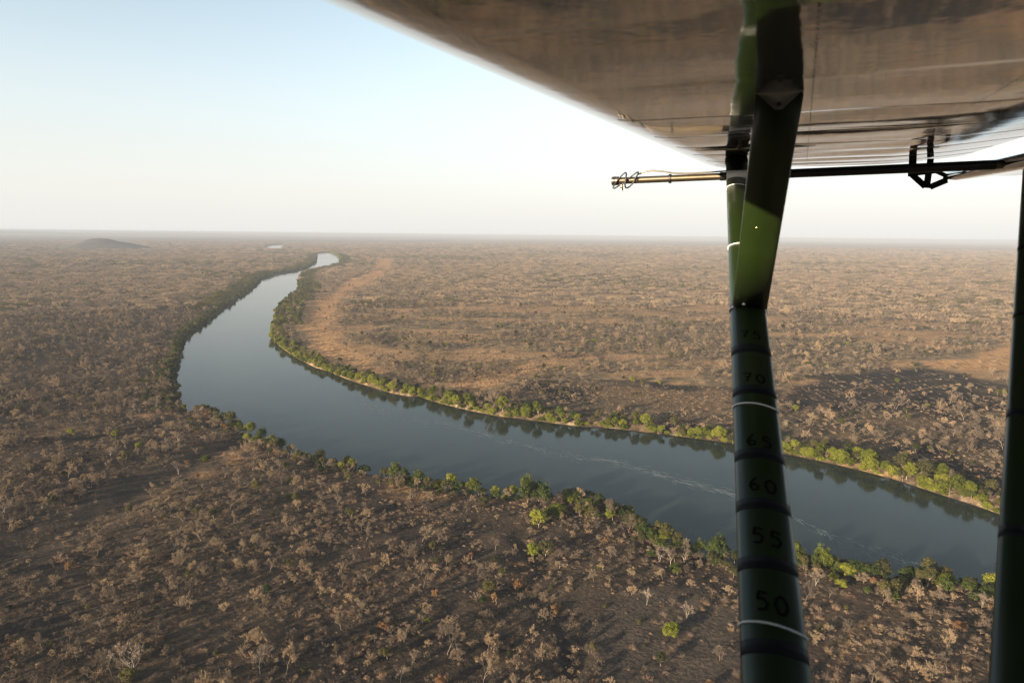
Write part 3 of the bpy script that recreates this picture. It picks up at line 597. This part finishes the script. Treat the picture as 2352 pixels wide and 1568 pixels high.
for kind in ('bare', 'green', 'rust', 'pale'):
    rows = plants[kind]; XY = np.array([[r[0], r[1]] for r in rows]); Z = ground_z(XY[:, 0], XY[:, 1])
    sc = np.array([r[2] for r in rows]); fm = np.array([r[3] for r in rows]); hts = np.array([FORMS[kind][f][2] for f in fm]) * sc
    px, py, dz = project(np.column_stack([XY, Z + hts * .5]))
    vis = (px > 5) & (px < 2347) & (py > 540) & (py < 1575) & (dz > 0)
    strut_l = np.interp(py, [365, 705, 1568], [1668, 1684, 1706]); strut_r = np.interp(py, [365, 705, 1568], [1800, 1762, 1856]); rear = np.interp(py, [250, 1568], [2345, 2283])
    vis &= ~((px > strut_l) & (px < strut_r)) & (px < rear)
    size = np.where(vis, hts / dz, 0) + np.array([5.0 if len(r[5]) > 16 else 0 for r in rows])
    order = np.argsort(-size); chosen = [i for i in order[:LIMIT[kind]] if size[i] > 0]
    name, cat, grp, noun, sname, slabel = SPEC[kind]
    keyed = {}
    big, small = np.percentile(hts[chosen], 72), np.percentile(hts[chosen], 30)
    for i in chosen:
        r = rows[i]
        if len(r[5]) > 16: keyed[r[5]] = [i]; continue
        w = 'large' if hts[i] > big else ('small' if hts[i] < small else 'middling')
        k = (w, FORMS[kind][r[3]][3], near_words(px[i], py[i])); keyed.setdefault(k, []).append(i)
    lab = {}
    for k, ii in keyed.items():
        if isinstance(k, str): lab[ii[0]] = k; continue
        base = '%s %s %s %s' % (k[0], k[1], noun, k[2])
        if len(ii) == 1: lab[ii[0]] = base; continue
        for q, i in enumerate(sorted(ii, key=lambda t: px[t])): lab[i] = base + ', ' + (ORD[q] if q < len(ORD) else 'farther right')
    for i in chosen:
        r = rows[i]; f = FORMS[kind][r[3]]
        e = link(bpy.data.objects.new(name, None)); e.empty_display_size = 1; e.location = (r[0], r[1], Z[i]); e.rotation_euler = (0, 0, r[4]); e.scale = (r[2], r[2] * R0.uniform(.82, 1.22), r[2] * (1 if len(r[5]) > 16 else R0.uniform(.78, 1.2)))
        l = lab[i]
        if len(l.split()) > 16: l = l.replace('leafless ', '').replace('the ', '')
        props(e, l, cat, grp)
        for me, pn in ((f[0], 'trunk'), (f[1], 'crown')): link(bpy.data.objects.new(pn, me), e)
    rest = [i for i in range(len(rows)) if i not in set(chosen)]
    if rest: scatter(sname, np.column_stack([XY[rest], Z[rest]]), [rows[i][4] for i in rest], sc[rest], fm[rest], POOL[kind], slabel, 'woodland')
# scrub between the trees
P = polar_points(110, 620, lambda r: 2.2 if r < 330 else 3.0, 50); Pg = polar_points(620, 1500, 5.0, 30); Pg = Pg[zmask(Pg[:, 0], Pg[:, 1], Z_GOLD[:2])]
P = np.concatenate([P, Pg]); x, y = P[:, 0], P[:, 1]; sd = river_sd(x, y)
dn = fbm(x, y, 17, 201, 3) * np.where(zmask(x, y, Z_GOLD), .7, 1) * np.where(zmask(x, y, Z_CLEAR), .55, 1)
k = (sd > 1.5) & (NR.rand(len(x)) < np.clip(dn * 1.9 - .36, .06, .85)); x, y = x[k], y[k]
fx = NR.choice(5, len(x), p=[.38, .25, .27, .04, .06])
scatter('undergrowth', np.column_stack([x, y, ground_z(x, y, sd[k])]), NR.rand(len(x)) * 6.28, .3 + .75 * NR.rand(len(x)) ** 2, fx, POOL['scrub'], 'low dry scrub and grass tussocks covering the ground between trees', 'undergrowth')
# the plain beyond about a kilometre
P = polar_points(1150, 9000, lambda r: 15 if r < 2500 else (24 if r < 4500 else 40), 48); x, y = P[:, 0], P[:, 1]; sd = river_sd(x, y); D = density(x, y, sd)
r_ = np.hypot(x, y); pxx, pyy, _z = project(np.column_stack([x, y, x * 0 + 3]))
nearside2 = (pxx > 604) & (pxx < 655) & (pyy > 560) & (pyy < 580) & (sd < 260) & ~inside(x, y, FARLAND)
k = (NR.rand(len(x)) < np.clip(D * 1.25 + .25 * (D > .1), 0, 1)) & (sd > 14) & ~nearside2; x, y, sd, r_ = x[k], y[k], sd[k], r_[k]
gi = (NR.rand(len(x)) < .02 + .35 * sstep(.5, .8, fbm(x, y, 260, 301))) | ((sd < 45) & (r_ < 4000))
fx = np.where(gi, 5, NR.randint(0, 5, len(x)))
scatter('distant_woodland', np.column_stack([x, y, ground_z(x, y, sd)]), NR.rand(len(x)) * 6.28, np.where(r_ < 2500, .8, np.where(r_ < 4500, 1.0, 1.35)) * (.75 + .5 * NR.rand(len(x))), fx, POOL['far'], 'unbroken dry woodland of the far plain fading towards the horizon', 'woodland')
print('PLANTS', {k: len(v) for k, v in plants.items()}, len(x))

# ------------------------------------------------------------------ the hill on the plain and low far ridges
def hill(name, cx, cy, ax, ay, hh, seed, rot=0):
    n = 60; u = np.linspace(-1, 1, n); U, V_ = np.meshgrid(u, u); q = np.clip(1 - np.hypot(U, V_), 0, 1)
    prof = sstep(0, .95, q) * (.55 + .75 * fbm(U * 100 + 500, V_ * 100 + 500, 45, seed)); 
    X = U * ax; Y = V_ * ay; c, s = math.cos(rot), math.sin(rot)
    x = cx + X * c - Y * s; y = cy + X * s + Y * c
    z = ground_z(x.ravel(), y.ravel()).reshape(x.shape) - 3 + prof * hh + np.where(q > 0, 0, -6)
    i = np.arange(n - 1)[:, None] * n; j = np.arange(n - 1)[None, :]
    me = mesh_np(name, np.stack([x, y, z], -1).reshape(-1, 3), [np.stack([i + j, i + j + 1, i + n + j + 1, i + n + j], -1).reshape(-1, 4)], [M_hill], smooth=True)
    props(link(bpy.data.objects.new(name, me)), kind='structure')
M_hill, nt, b = mat('wooded_hill'); gg = N(nt, 'ShaderNodeNewGeometry')
nt.links.new(ramp(nt, noise(nt, gg.outputs['Position'], .03, 5, .7), [(.35, (.018, .020, .014)), (.6, (.045, .040, .028)), (.8, (.09, .07, .045))]), b.inputs['Base Color']); b.inputs['Roughness'].default_value = 1
hx, hy = gp(240, 572); hill('hill', hx, hy, 330, 420, 62, 3); hill('hill', hx - 260, hy + 150, 260, 300, 26, 8)
for (a, rr_, ax, hh, sdd) in ((-37, 21000, 6200, 70, 1), (-27, 24000, 5800, 62, 2), (-46, 18000, 3500, 62, 4), (-14, 27000, 7000, 60, 5)):
    aa = math.radians(a); hill('hill', math.sin(aa) * rr_, math.cos(aa) * rr_, ax, 2500, hh, 30 + sdd, -aa)

# ------------------------------------------------------------------ haze: one even box of air
def haze():
    top = H + 3.6; bot = -14; X = 62000
    V = [(-X, -X, bot), (X, -X, bot), (X, X, bot), (-X, X, bot), (-X, -X, top), (X, -X, top), (X, X, top), (-X, X, top)]
    m = bpy.data.materials.new('haze'); m.use_nodes = True; nt = m.node_tree; nt.nodes.clear()
    v = N(nt, 'ShaderNodeVolumePrincipled'); v.inputs['Color'].default_value = (.37, .415, .49, 1); v.inputs['Density'].default_value = HAZE; v.inputs['Anisotropy'].default_value = -.07
    o = N(nt, 'ShaderNodeOutputMaterial'); nt.links.new(v.outputs[0], o.inputs['Volume'])
    me = mesh_np('haze', V, [[(0, 3, 2, 1), (4, 5, 6, 7), (0, 1, 5, 4), (1, 2, 6, 5), (2, 3, 7, 6), (3, 0, 4, 7)]], [m])
    props(link(bpy.data.objects.new('haze', me)), 'pale dry-season haze over the plain', 'haze', kind='stuff')
haze()

# ------------------------------------------------------------------ the aircraft
cs = RM @ Vector((.386, .180, -.905)); cs.normalize()                         # span, outwards
cc = RM @ Vector((-.918, .0706, -.390)); cc = (cc - cc.dot(cs) * cs).normalized()   # chord, forwards
cn = cs.cross(cc); cn = cn if cn.z > 0 else -cn                               # up out of the wing
HW = .2816; LE = .618
def wp(u, v, w): return CAM + cc * (LE - u) + cs * v + cn * (HW + w)          # u aft of the leading edge, v along the span, w up
def cam_pt(px, py, z): return CAM + ray(px, py) * z
BASE = wp(.3, -.6, -1.1)
plane = link(bpy.data.objects.new('light_aircraft', None)); plane.location = BASE
props(plane, 'green and bare-metal high-wing light aircraft seen under its right wing with striped strut', 'aircraft')
def part(name, V, faces, mats, parent=plane, midx=None, smooth=False, label=None):
    V = np.array([tuple(Vector(v) - BASE) for v in V]); o = link(bpy.data.objects.new(name, mesh_np(name, V, faces, mats, midx, smooth)), parent)
    if label: o['label'] = label
    return o
def metal(name, col, rough, metallic, streak=0.0):
    m, nt, b = mat(name); b.inputs['Metallic'].default_value = metallic; b.inputs['Base Color'].default_value = (*col, 1)
    tc = N(nt, 'ShaderNodeTexCoord'); mp = N(nt, 'ShaderNodeMapping'); mp.inputs['Scale'].default_value = (3, 3, 3); nt.links.new(tc.outputs['Object'], mp.inputs[0])
    n1 = noise(nt, mp.outputs[0], 1.2, 4, .6); n2 = noise(nt, mp.outputs[0], 9, 3, .6)
    nt.links.new(mth(nt, 'ADD', rough, mth(nt, 'MULTIPLY', n1, rough * .8)), b.inputs['Roughness'])
    nt.links.new(mixc(nt, n2, tuple(c * .82 for c in col), tuple(min(1, c * 1.08) for c in col)), b.inputs['Base Color'])
    if streak:
        bmp = N(nt, 'ShaderNodeBump'); bmp.inputs['Strength'].default_value = streak; bmp.inputs['Distance'].default_value = .004; nt.links.new(n1, bmp.inputs['Height']); nt.links.new(bmp.outputs[0], b.inputs['Normal'])
    return m
M_skin = metal('wing_skin', (.215, .23, .25), .045, .64, .4)
M_green = metal('green_paint', (.011, .022, .0035), .30, 0, .1); M_green.node_tree.nodes['Principled BSDF'].inputs['Coat Weight'].default_value = .25; M_green.node_tree.nodes['Principled BSDF'].inputs['Coat Roughness'].default_value = .22
M_black = simple('black_tape', (.006, .006, .008), .55, 0, .2); M_ink = simple('black_marker', (.0025, .003, .0025), .9, 0, .1); M_tie = simple('white_cable_tie', (.75, .75, .72), .4)
M_dark = simple('dark_rivet', (.05, .045, .04), .5); M_rod = metal('boom_tube', (.20, .16, .11), .22, .9); M_blackrod = simple('black_sleeve', (.012, .012, .012), .4); M_plate = metal('fitting_plate', (.75, .75, .72), .4, .1)  # first one: even dark colour of the rivets and the bracket bolt
M_brass = simple('brass_fitting', (.60, .42, .18), .25, 1); M_rubber = simple('black_cable', (.015, .014, .013), .45)
M_yel = simple('primer_plate', (.36, .35, .22), .45, .2)

RIBS = [-.3, .55, 1.12, 1.73, 2.36, 2.99, 3.55, 4.1, 4.72, 5.2, 5.63]
def low(u, v):                                    # underside of the wing
    w = 0.0
    if u < .10: w += .038 * ((.10 - u) / .20) ** 2
    if u > 1.05: w += .042 * ((u - 1.05) / .55) ** 1.7
    k = math.sin(math.pi * min(1, max(0, (u - .02) / 1.4)))
    for a, b in zip(RIBS[:-1], RIBS[1:]):
        if a <= v < b: q = (v - a) / (b - a); w -= (.0022 * k * math.sin(math.pi * q) ** (.9 if v > 2.9 else 2) + .0012 * k * math.sin(6.28 * q + 5 * u + a * 3)) * (b - a) / .7
    w += .0010 * math.sin(9 * u + v * 3) * k
    return w
def wing():
    us = np.concatenate([[-.10, -.09, -.065, -.03, .02], np.linspace(.08, 1.05, 70), np.linspace(1.07, 1.60, 30)]); vs = np.linspace(-.15, 5.62, 300)
    V = []; 
    for v in vs:
        for u in us: V.append(wp(u, v, low(u, v)))
        for u in (1.60, 1.3, .9, .45, .2, .03, -.06, -.104): V.append(wp(u, v, .047 if u == 1.6 else .05 + .17 * math.sqrt(max(0, min(1, (u + .108) / .5))) * (1 - max(0, u - .45) / 1.07)))
    m = len(us) + 8; n = len(vs)
    i = np.arange(n - 1)[:, None] * m; j = np.arange(m)[None, :]; j2 = (j + 1) % m
    Q = np.stack([i + j, i + j2, i + m + j2, i + m + j], -1).reshape(-1, 4)
    b = len(V); tip = [(n - 1) * m + k for k in range(m)]; V.append(wp(.6, 5.66, .06)); T = [(tip[k], tip[(k + 1) % m], b) for k in range(m)]; F4 = [tuple(q) for q in Q]; mi4 = [0] * len(F4)
    sm = len(F4)
    def rivet(u, v, r=.0035):
        nonlocal V
        b = len(V); c = wp(u, v, low(u, v) - .0015)
        for k in range(6): a = k * math.pi / 3; V.append(c + cc * math.cos(a) * r + cs * math.sin(a) * r)
        F4.append((b, b + 1, b + 2, b + 3)); F4.append((b, b + 3, b + 4, b + 5)); mi4.extend([1, 1])
    for u in (.62, 1.05):
        v = .3
        while v < 5.6: rivet(u, v); v += .035
    for v in RIBS[4:-1]:
        u = .06
        while u < 1.57: rivet(u, v + .006, .003); u += .07
        b = len(V); nu = 24        # lapped skin edge
        for q in range(nu + 1):
            uu = .02 + 1.56 * q / nu
            for dv, dw in ((0, -.0002), (.0012, -.0012)): V.append(wp(uu, v + dv, low(uu, v + dv) + dw))
            if q: F4.append((b + 2 * q - 2, b + 2 * q - 1, b + 2 * q + 1, b + 2 * q)); mi4.append(0)
    part('wing', V, [T, F4], [M_skin, M_dark], midx=[0] * len(T) + mi4, smooth=True)
    # doubler plate where the strut meets the wing
wing()
def prism(outline, t0, t1):                        # outline: list of world points; extruded between two offset vectors
    n = len(outline); V = [p + t0 for p in outline] + [p + t1 for p in outline]
    return V, [(k, (k + 1) % n, n + (k + 1) % n, n + k) for k in range(n)]
def plate(name, outline, off, m, parent=plane, hole=None, label=None):
    n = len(outline); V, Q = prism(outline, Vector(), off); c = len(V); V += [sum(outline, Vector()) / n, sum(outline, Vector()) / n + off]
    T = [(k, (k + 1) % n, c) for k in range(n)] + [(n + k, n + (k + 1) % n, c + 1) for k in range(n)]
    return part(name, V, [T, Q], [m], parent, label=label)

def section(chord, thick, n=22):
    pts = []
    for k in range(n):
        a = 2 * math.pi * k / n; x = math.cos(a); t = math.sin(a) * (1 - .28 * -x * -1 if x > 0 else 1)
        pts.append((x * chord / 2, t * thick / 2))
    return pts
class Strut:
    def __init__(s, a, b, chord, thick, ease=None):
        s.a, s.b, s.chord, s.thick = a, b, chord, thick; s.ax = (b - a).normalized(); s.L = (b - a).length
        s.x = (-cc - s.ax * (-cc).dot(s.ax)).normalized(); s.n = s.ax.cross(s.x).normalized()
        if s.n.dot(CAM - a) < 0: s.n = -s.n
        s.sec = section(chord, thick)
    def at(s, t, x, n): return s.a + s.ax * t + s.x * x + s.n * n
    def shell(s, t0, t1, grow=0, segs=2, taper=None):
        V = []; n = len(s.sec)
        for i in range(segs + 1):
            t = t0 + (t1 - t0) * i / segs
            for (x, y) in s.sec:
                g = 1 + 2 * grow / s.thick if grow else 1; gx = 1 + 2 * grow / s.chord; V.append(s.at(t, x * gx, y * g))
        Q = [(i * n + k, i * n + (k + 1) % n, (i + 1) * n + (k + 1) % n, (i + 1) * n + k) for i in range(segs) for k in range(n)]
        c = len(V); V += [s.at(t0, 0, 0), s.at(t1, 0, 0)]; T = [((k + 1) % n, k, c) for k in range(n)] + [(segs * n + k, segs * n + (k + 1) % n, c + 1) for k in range(n)]
        return V, T, Q
    def surf(s, x): q = max(-1, min(1, 2 * x / s.chord)); return s.thick / 2 * math.sqrt(1 - q * q) * (1 - .28 * q if q > 0 else 1)
def tubeparts(pts, r, n=8):
    M = MB(); M.tube(pts, [r] * len(pts) if isinstance(r, (int, float)) else r, n); return [v for v in M.V], M.Q
def strut_z(py): return 1.321 / (.601 - (784 - py) / FPX)
A0 = cam_pt(1783, 1568, 1.2); B0 = cam_pt(1691, 365, strut_z(365)); AX = (B0 - A0).normalized()
foot = A0 - AX * .75
main = Strut(foot, B0 + AX * .02, .118, .046)
V, T, Q = main.shell(0, main.L, 0, 4); ms = part('main_strut', V, [T, Q], [M_green], smooth=True, label='dark green front strut with black bands and handwritten numbers')
def t_of(py):
    z = strut_z(py); p = A0.lerp(B0, 0); zA, zB = 1.2, strut_z(365); return .75 + (B0 - A0).length * (z - zA) / (zB - zA)
for py, wd in ((812, .05), (908, .042), (1056, .04), (1172, .036), (1308, .034), (1502, .032), (1640, .032)):
    t = t_of(py); V, T, Q = main.shell(t - wd / 2, t + wd / 2, .0003, 1); part('tape_band', V, [T, Q], [M_black], ms, smooth=True)
def tie(st, t, tilt=.0, parent=None, m=None):
    V = []; n = len(st.sec); pts = [st.at(t - x * tilt, x * 1.03, y * 1.08) for x, y in st.sec]; pts.append(pts[0]); pts.append(pts[1])
    V, Q = tubeparts(pts, .0022, 6); part('cable_tie', V, [Q], [m or M_tie], parent, smooth=True)
for py in (433, 570, 714, 942, 1452): tie(main, t_of(py), .12, ms)
DIG = {'0': [[(.5, 1), (.15, .8), (.05, .45), (.3, .05), (.65, .05), (.9, .4), (.85, .8), (.5, 1)]], '5': [[(.9, .95), (.3, 1), (.2, .6), (.6, .65), (.9, .4), (.7, .08), (.15, .05)]],
       '6': [[(.7, 1), (.3, .7), (.1, .35), (.35, .03), (.75, .1), (.8, .4), (.45, .5), (.15, .35)]], '7': [[(.05, .9), (.9, 1), (.6, .5), (.4, 0)], [(.3, .5), (.8, .55)]]}
for s_, py, hgt in (('75', 782, .045), ('70', 882, .045), ('65', 1028, .045), ('60', 1130, .045), ('55', 1250, .045), ('50', 1402, .045)):
    t = t_of(py); V = []; Q = []
    for kq, ch in enumerate(s_):
        for st in DIG[ch]:
            pts = []
            for q in range(len(st) - 1):
                for f in (0, .25, .5, .75): pts.append((st[q][0] + (st[q + 1][0] - st[q][0]) * f, st[q][1] + (st[q + 1][1] - st[q][1]) * f))
            pts.append(st[-1]); b = len(V)
            for q, (dx, dy) in enumerate(pts):
                x = -.030 + kq * .036 + dx * .026; tt = t + (dy - .5) * hgt - x * .15
                x2, y2 = pts[min(q + 1, len(pts) - 1)]; x1, y1 = pts[max(q - 1, 0)]; nx, ny = -(y2 - y1), (x2 - x1); l = math.hypot(nx, ny) or 1
                for sg in (1, -1):
                    xx = x + sg * nx / l * .0030; V.append(main.at(tt + sg * ny / l * .0030, xx, main.surf(xx) + .0011))
                if q: Q.append((b + 2 * q - 2, b + 2 * q - 1, b + 2 * q + 1, b + 2 * q))
    part('handwritten_number', V, [Q], [M_ink], ms)
# jury strut
Jt = cam_pt(1791, 215, 1.74); Jb = cam_pt(1722, 704, strut_z(704) - .035)
jury = Strut(Jb, Jt, .115, .040); V, T, Q = jury.shell(0, jury.L, 0, 3); js = part('jury_strut', V, [T, Q], [M_green], smooth=True, label='glossy green jury strut')
def dome(c, ax, r, name, m, parent):
    u = ax.orthogonal().normalized(); v = ax.cross(u); V = []; Q = []; n = 10
    for (q, rr2) in ((0, 1), (.4, .9), (.7, .6)):
        for k in range(n): a = 6.2832 * k / n; V.append(c + ax * q * r * .6 + (u * math.cos(a) + v * math.sin(a)) * r * rr2)
    Q = [(i * n + k, i * n + (k + 1) % n, (i + 1) * n + (k + 1) % n, (i + 1) * n + k) for i in range(2) for k in range(n)]; V.append(c + ax * r * .5); T = [(2 * n + k, 2 * n + (k + 1) % n, len(V) - 1) for k in range(n)]
    part(name, V, [T, Q], [m], parent, smooth=True)
dome(jury.at(.03, -.02, jury.surf(-.02)), jury.n, .006, 'bolt', M_plate, js)
dome(jury.at(jury.L - .44, -.012, jury.surf(-.012)), jury.n, .004, 'bolt', M_brass, js)
V, T, Q = main.shell(t_of(716), t_of(700), .003, 1); part('joint_collar', V, [T, Q], [M_blackrod], ms, smooth=True)
uj = LE - (Jt - CAM).dot(cc); vj = (Jt - CAM).dot(cs)
pl = [wp(uj - .058, vj, -.001), wp(uj - .05, vj, -.004), wp(uj - .008, vj, -.043), wp(uj + .008, vj, -.043), wp(uj + .05, vj, -.004), wp(uj + .058, vj, -.001)]
br = plate('wing_bracket', [p - cs * .028 for p in pl], cs * .004, M_plate, js)
dome(wp(uj, vj - .0285, -.031), -cs, .006, 'bolt', M_dark, br)
# doubler where the main strut meets the wing, with its black vent line
dq = ray(1722, 339); Bq = CAM + dq * (HW / dq.dot(cn)); ut = LE - (Bq - CAM).dot(cc); vt = (Bq - CAM).dot(cs)
ol = [(-.26, .0), (-.16, -.05), (-.06, -.06), (.02, -.12), (.10, -.12), (.18, -.05), (.30, 0), (.18, .05), (.10, .10), (.02, .10), (-.06, .06), (-.16, .05)]
dp = plate('doubler_plate', [wp(ut + a, vt + b_, -.006) for a, b_ in ol], cn * .0015, M_yel)
for a in (.03, .06, .1, .14): dome(wp(ut + a, vt - .03, -.003), -cn, .006, 'bolt', M_plate, dp)
V, Q = tubeparts([wp(ut - .02, vt - .28, 0), wp(ut - .03, vt - .26, -.02), wp(ut - .0, vt - .2, -.03), wp(ut + .06, vt - .16, -.02), wp(ut + .12, vt - .1, -.004)], .006); part('vent_hose', V, [Q], [M_rubber], smooth=True)
V, T, Q = main.shell(main.L - .10, main.L - .005, .004, 1); part('strut_fork', V, [T, Q], [M_green], ms, smooth=True)
# rear strut
Ra = cam_pt(2283 + 88, 1568, 1.12); Rb = cam_pt(2384, 382, 3.3); rx = (Rb - Ra).normalized()
dn_ = rx.dot(cn); tt = (HW - (Rb - CAM).dot(cn)) / dn_
rear = Strut(Ra - rx * .7, Rb + rx * tt, .118, .046); V, T, Q = rear.shell(0, rear.L, 0, 3); rs = part('rear_strut', V, [T, Q], [M_green], smooth=True, label='dark green rear strut at the right edge')
for f in (.25, .36, .5, .64): V, T, Q = rear.shell(rear.L * f, rear.L * f + .034, .0006, 1); part('tape_band', V, [T, Q], [M_black], rs, smooth=True)
# boom across the struts
zm = strut_z(405); Pm = cam_pt(1690, 404, zm - .05); fw = cc
# its direction: from its traced front end to the rear strut, staying parallel to the chord
def boom_at(px, py_guess):
    d = ray(px, py_guess); best = None
    a11 = fw.dot(fw); w0 = Pm - CAM; b_ = fw.dot(d); c_ = d.dot(d); dd = fw.dot(w0); e = d.dot(w0); s_ = (b_ * e - c_ * dd) / (a11 * c_ - b_ * b_); return s_
s_front = boom_at(1409, 416); s_rear = boom_at(2400, 380)
fdir = (cam_pt(1409, 416, -RMn[:, 2].dot(np.array(Pm + fw * s_front - CAM))) - Pm).normalized()
bl = abs(s_front); P0 = Pm + fdir * bl; P1 = Pm - fdir * abs(s_rear)
br_ = .0215
V, Q = tubeparts([P0, P0.lerp(Pm, .03), P0.lerp(Pm, .9)], [br_ * 1.0, br_ * .86, br_ * .86], 20); b = len(V); V.append(P0); boom = part('boom', V, [Q, [(k, (k + 1) % 20, b) for k in range(20)]] if False else [[(k, (k + 1) % 20, b) for k in range(20)], Q], [M_rod], smooth=True, label='bronze-coloured tube boom clamped across both struts')
V, Q = tubeparts([P0.lerp(Pm, .88), Pm, P1 * .86 + Pm * .14], br_ * 1.04, 20); part('sleeve', V, [Q], [M_blackrod], boom, smooth=True)
V, Q = tubeparts([P1 * .86 + Pm * .14, P1], br_ * .92, 20); part('rear_tube', V, [Q], [M_rod], boom, smooth=True)
V, Q = tubeparts([P0 + fdir * .006, P0 - fdir * .03], br_ * 1.12, 20); part('end_cap', V, [Q], [M_rod], boom, smooth=True)
for f in (.985, .52, .06):
    c = P0.lerp(Pm, 1 - f); V, Q = tubeparts([c - fdir * .006, c + fdir * .006], br_ * 1.15, 20); part('hose_clamp', V, [Q], [M_blackrod], boom, smooth=True)
V, Q = tubeparts([Pm + fdir * .045, Pm - fdir * .075], br_ * 1.3, 20); part('strut_clamp', V, [Q], [M_plate], boom, smooth=True)
upv = cn; out = -cs
def off(c, a, r): return c + upv * math.cos(a) * r + out * math.sin(a) * r
pts = [off(P0.lerp(Pm, .16 + .02 * q), 6.28 * q / 9, br_ * (1.25 + .5 * math.sin(q * 1.7) ** 2)) + fdir * .03 * math.sin(q * 2.2) for q in range(0, 22)]
pts = [p.copy() for p in pts[:14]]
def smoothpts(pp, n=4):
    o = []
    for i in range(len(pp) - 1):
        p0, p1, p2, p3 = pp[max(i - 1, 0)], pp[i], pp[i + 1], pp[min(i + 2, len(pp) - 1)]
        for k in range(n): t = k / n; o.append(.5 * ((2 * p1) + (p2 - p0) * t + (2 * p0 - 5 * p1 + 4 * p2 - p3) * t * t + (-p0 + 3 * p1 - 3 * p2 + p3) * t ** 3))
    o.append(pp[-1]); return o
c0 = P0.lerp(Pm, .12); loop = []
for q in range(19):
    a = q * .72; loop.append(c0 - fdir * (.05 * math.cos(a * .5) + .03 * math.sin(a)) + upv * (.042 * math.sin(a) ) + out * (.03 + .012 * math.cos(a * 1.3)))
V, Q = tubeparts(smoothpts(loop), .0042, 6); part('cable_coil', V, [Q], [M_rubber], boom, smooth=True)
run = [c0 - fdir * .06 + upv * .03, P0.lerp(Pm, .3) + upv * .047, P0.lerp(Pm, .42) + upv * .04, P0.lerp(Pm, .54) + upv * .026, P0.lerp(Pm, .75) + upv * .024, P0.lerp(Pm, 1.0) + upv * .03]
V, Q = tubeparts(smoothpts(run), .004, 6); part('cable', V, [Q], [M_rod], boom, smooth=True)
V, Q = tubeparts([c0 + fdir * .03 - upv * .02, c0 + fdir * .03 - upv * .055], [.007, .009], 8); part('plug', V, [Q], [M_brass], boom, smooth=True)
# flaperon behind and below the trailing edge, on black hangers
def flaperon():
    sec = [(1.45, -.10), (1.47, -.07), (1.54, -.048), (1.64, -.048), (1.76, -.072), (1.85, -.103), (1.85, -.107), (1.74, -.105), (1.62, -.118), (1.52, -.128), (1.465, -.122)]
    vs = np.linspace(-.1, 5.3, 90); V = [wp(u, v, w) for v in vs for u, w in sec]; n = len(sec)
    Q = [(i * n + k, i * n + (k + 1) % n, (i + 1) * n + (k + 1) % n, (i + 1) * n + k) for i in range(len(vs) - 1) for k in range(n)]
    e = (len(vs) - 1) * n; V.append(wp(1.6, 5.3, -.09)); T = [(e + k, e + (k + 1) % n, len(V) - 1) for k in range(n)]
    f = part('flaperon', V, [T, Q], [M_skin]); f.data.polygons.foreach_set('use_smooth', np.ones(len(f.data.polygons), bool)); return f
fl = flaperon()
for vh in (5.27,):
    # bars round the two openings
    M = MB(); V = []; Q = []
    def bar(a, b2, w1):
        global V, Q
        d = Vector((b2[0] - a[0], b2[1] - a[1])); n2 = Vector((-d.y, d.x)).normalized() * w1; d = d.normalized() * w1 * .6; b = len(V)
        for sg in (-.004, .004):
            for (pu, pw) in ((a[0] - d.x + n2.x, a[1] - d.y + n2.y), (b2[0] + d.x + n2.x, b2[1] + d.y + n2.y), (b2[0] + d.x - n2.x, b2[1] + d.y - n2.y), (a[0] - d.x - n2.x, a[1] - d.y - n2.y)): V.append(wp(pu, vh + sg * (1 + .05 * len(Q)), pw))
        Q += [(b, b + 1, b + 2, b + 3), (b + 7, b + 6, b + 5, b + 4)] + [(b + k, b + 4 + k, b + 4 + (k + 1) % 4, b + (k + 1) % 4) for k in range(4)]
    bar((1.26, .0), (1.262, -.085), .022); bar((1.262, -.085), (1.34, -.158), .018); bar((1.34, -.158), (1.385, -.163), .014); bar((1.385, -.163), (1.455, -.13), .019); bar((1.455, -.13), (1.455, -.10), .013); bar((1.265, -.085), (1.40, -.07), .012); bar((1.36, .0), (1.355, -.155), .018); bar((1.40, -.07), (1.46, -.10), .012)
    part('flap_hanger', V, [Q], [M_black], fl)
# the cabin behind the viewer: it is out of the picture but shades the struts
def cabin():
    st = [(-2.2, .12, -.75, -.35), (-2.0, .40, -.85, -.2), (-1.25, .56, -.95, .10), (-.9, .57, -1.0, .40), (-.15, .57, -1.05, .56), (1.5, .56, -1.05, .50), (2.2, .45, -.95, .1), (4.6, .12, -.45, -.05)]
    V = []; n = 16
    for u, hw, zb, zt in st:
        for k in range(n):
            a = 6.2832 * k / n; ca, sa = math.cos(a), math.sin(a); q = .32
            V.append(wp(u, -.80 + hw * math.copysign(abs(ca) ** q, ca), (zt + zb) / 2 - HW + (zt - zb) / 2 * math.copysign(abs(sa) ** q, sa)))
    Q = [(i * n + k, i * n + (k + 1) % n, (i + 1) * n + (k + 1) % n, (i + 1) * n + k) for i in range(len(st) - 1) for k in range(n)]
    b = len(V); V += [wp(-2.25, -.8, -.55 - HW), wp(4.65, -.8, -.25 - HW)]; e = (len(st) - 1) * n
    T = [((k + 1) % n, k, b) for k in range(n)] + [(e + k, e + (k + 1) % n, b + 1) for k in range(n)]
    part('fuselage', V, [T, Q], [M_green], smooth=True)
cabin()
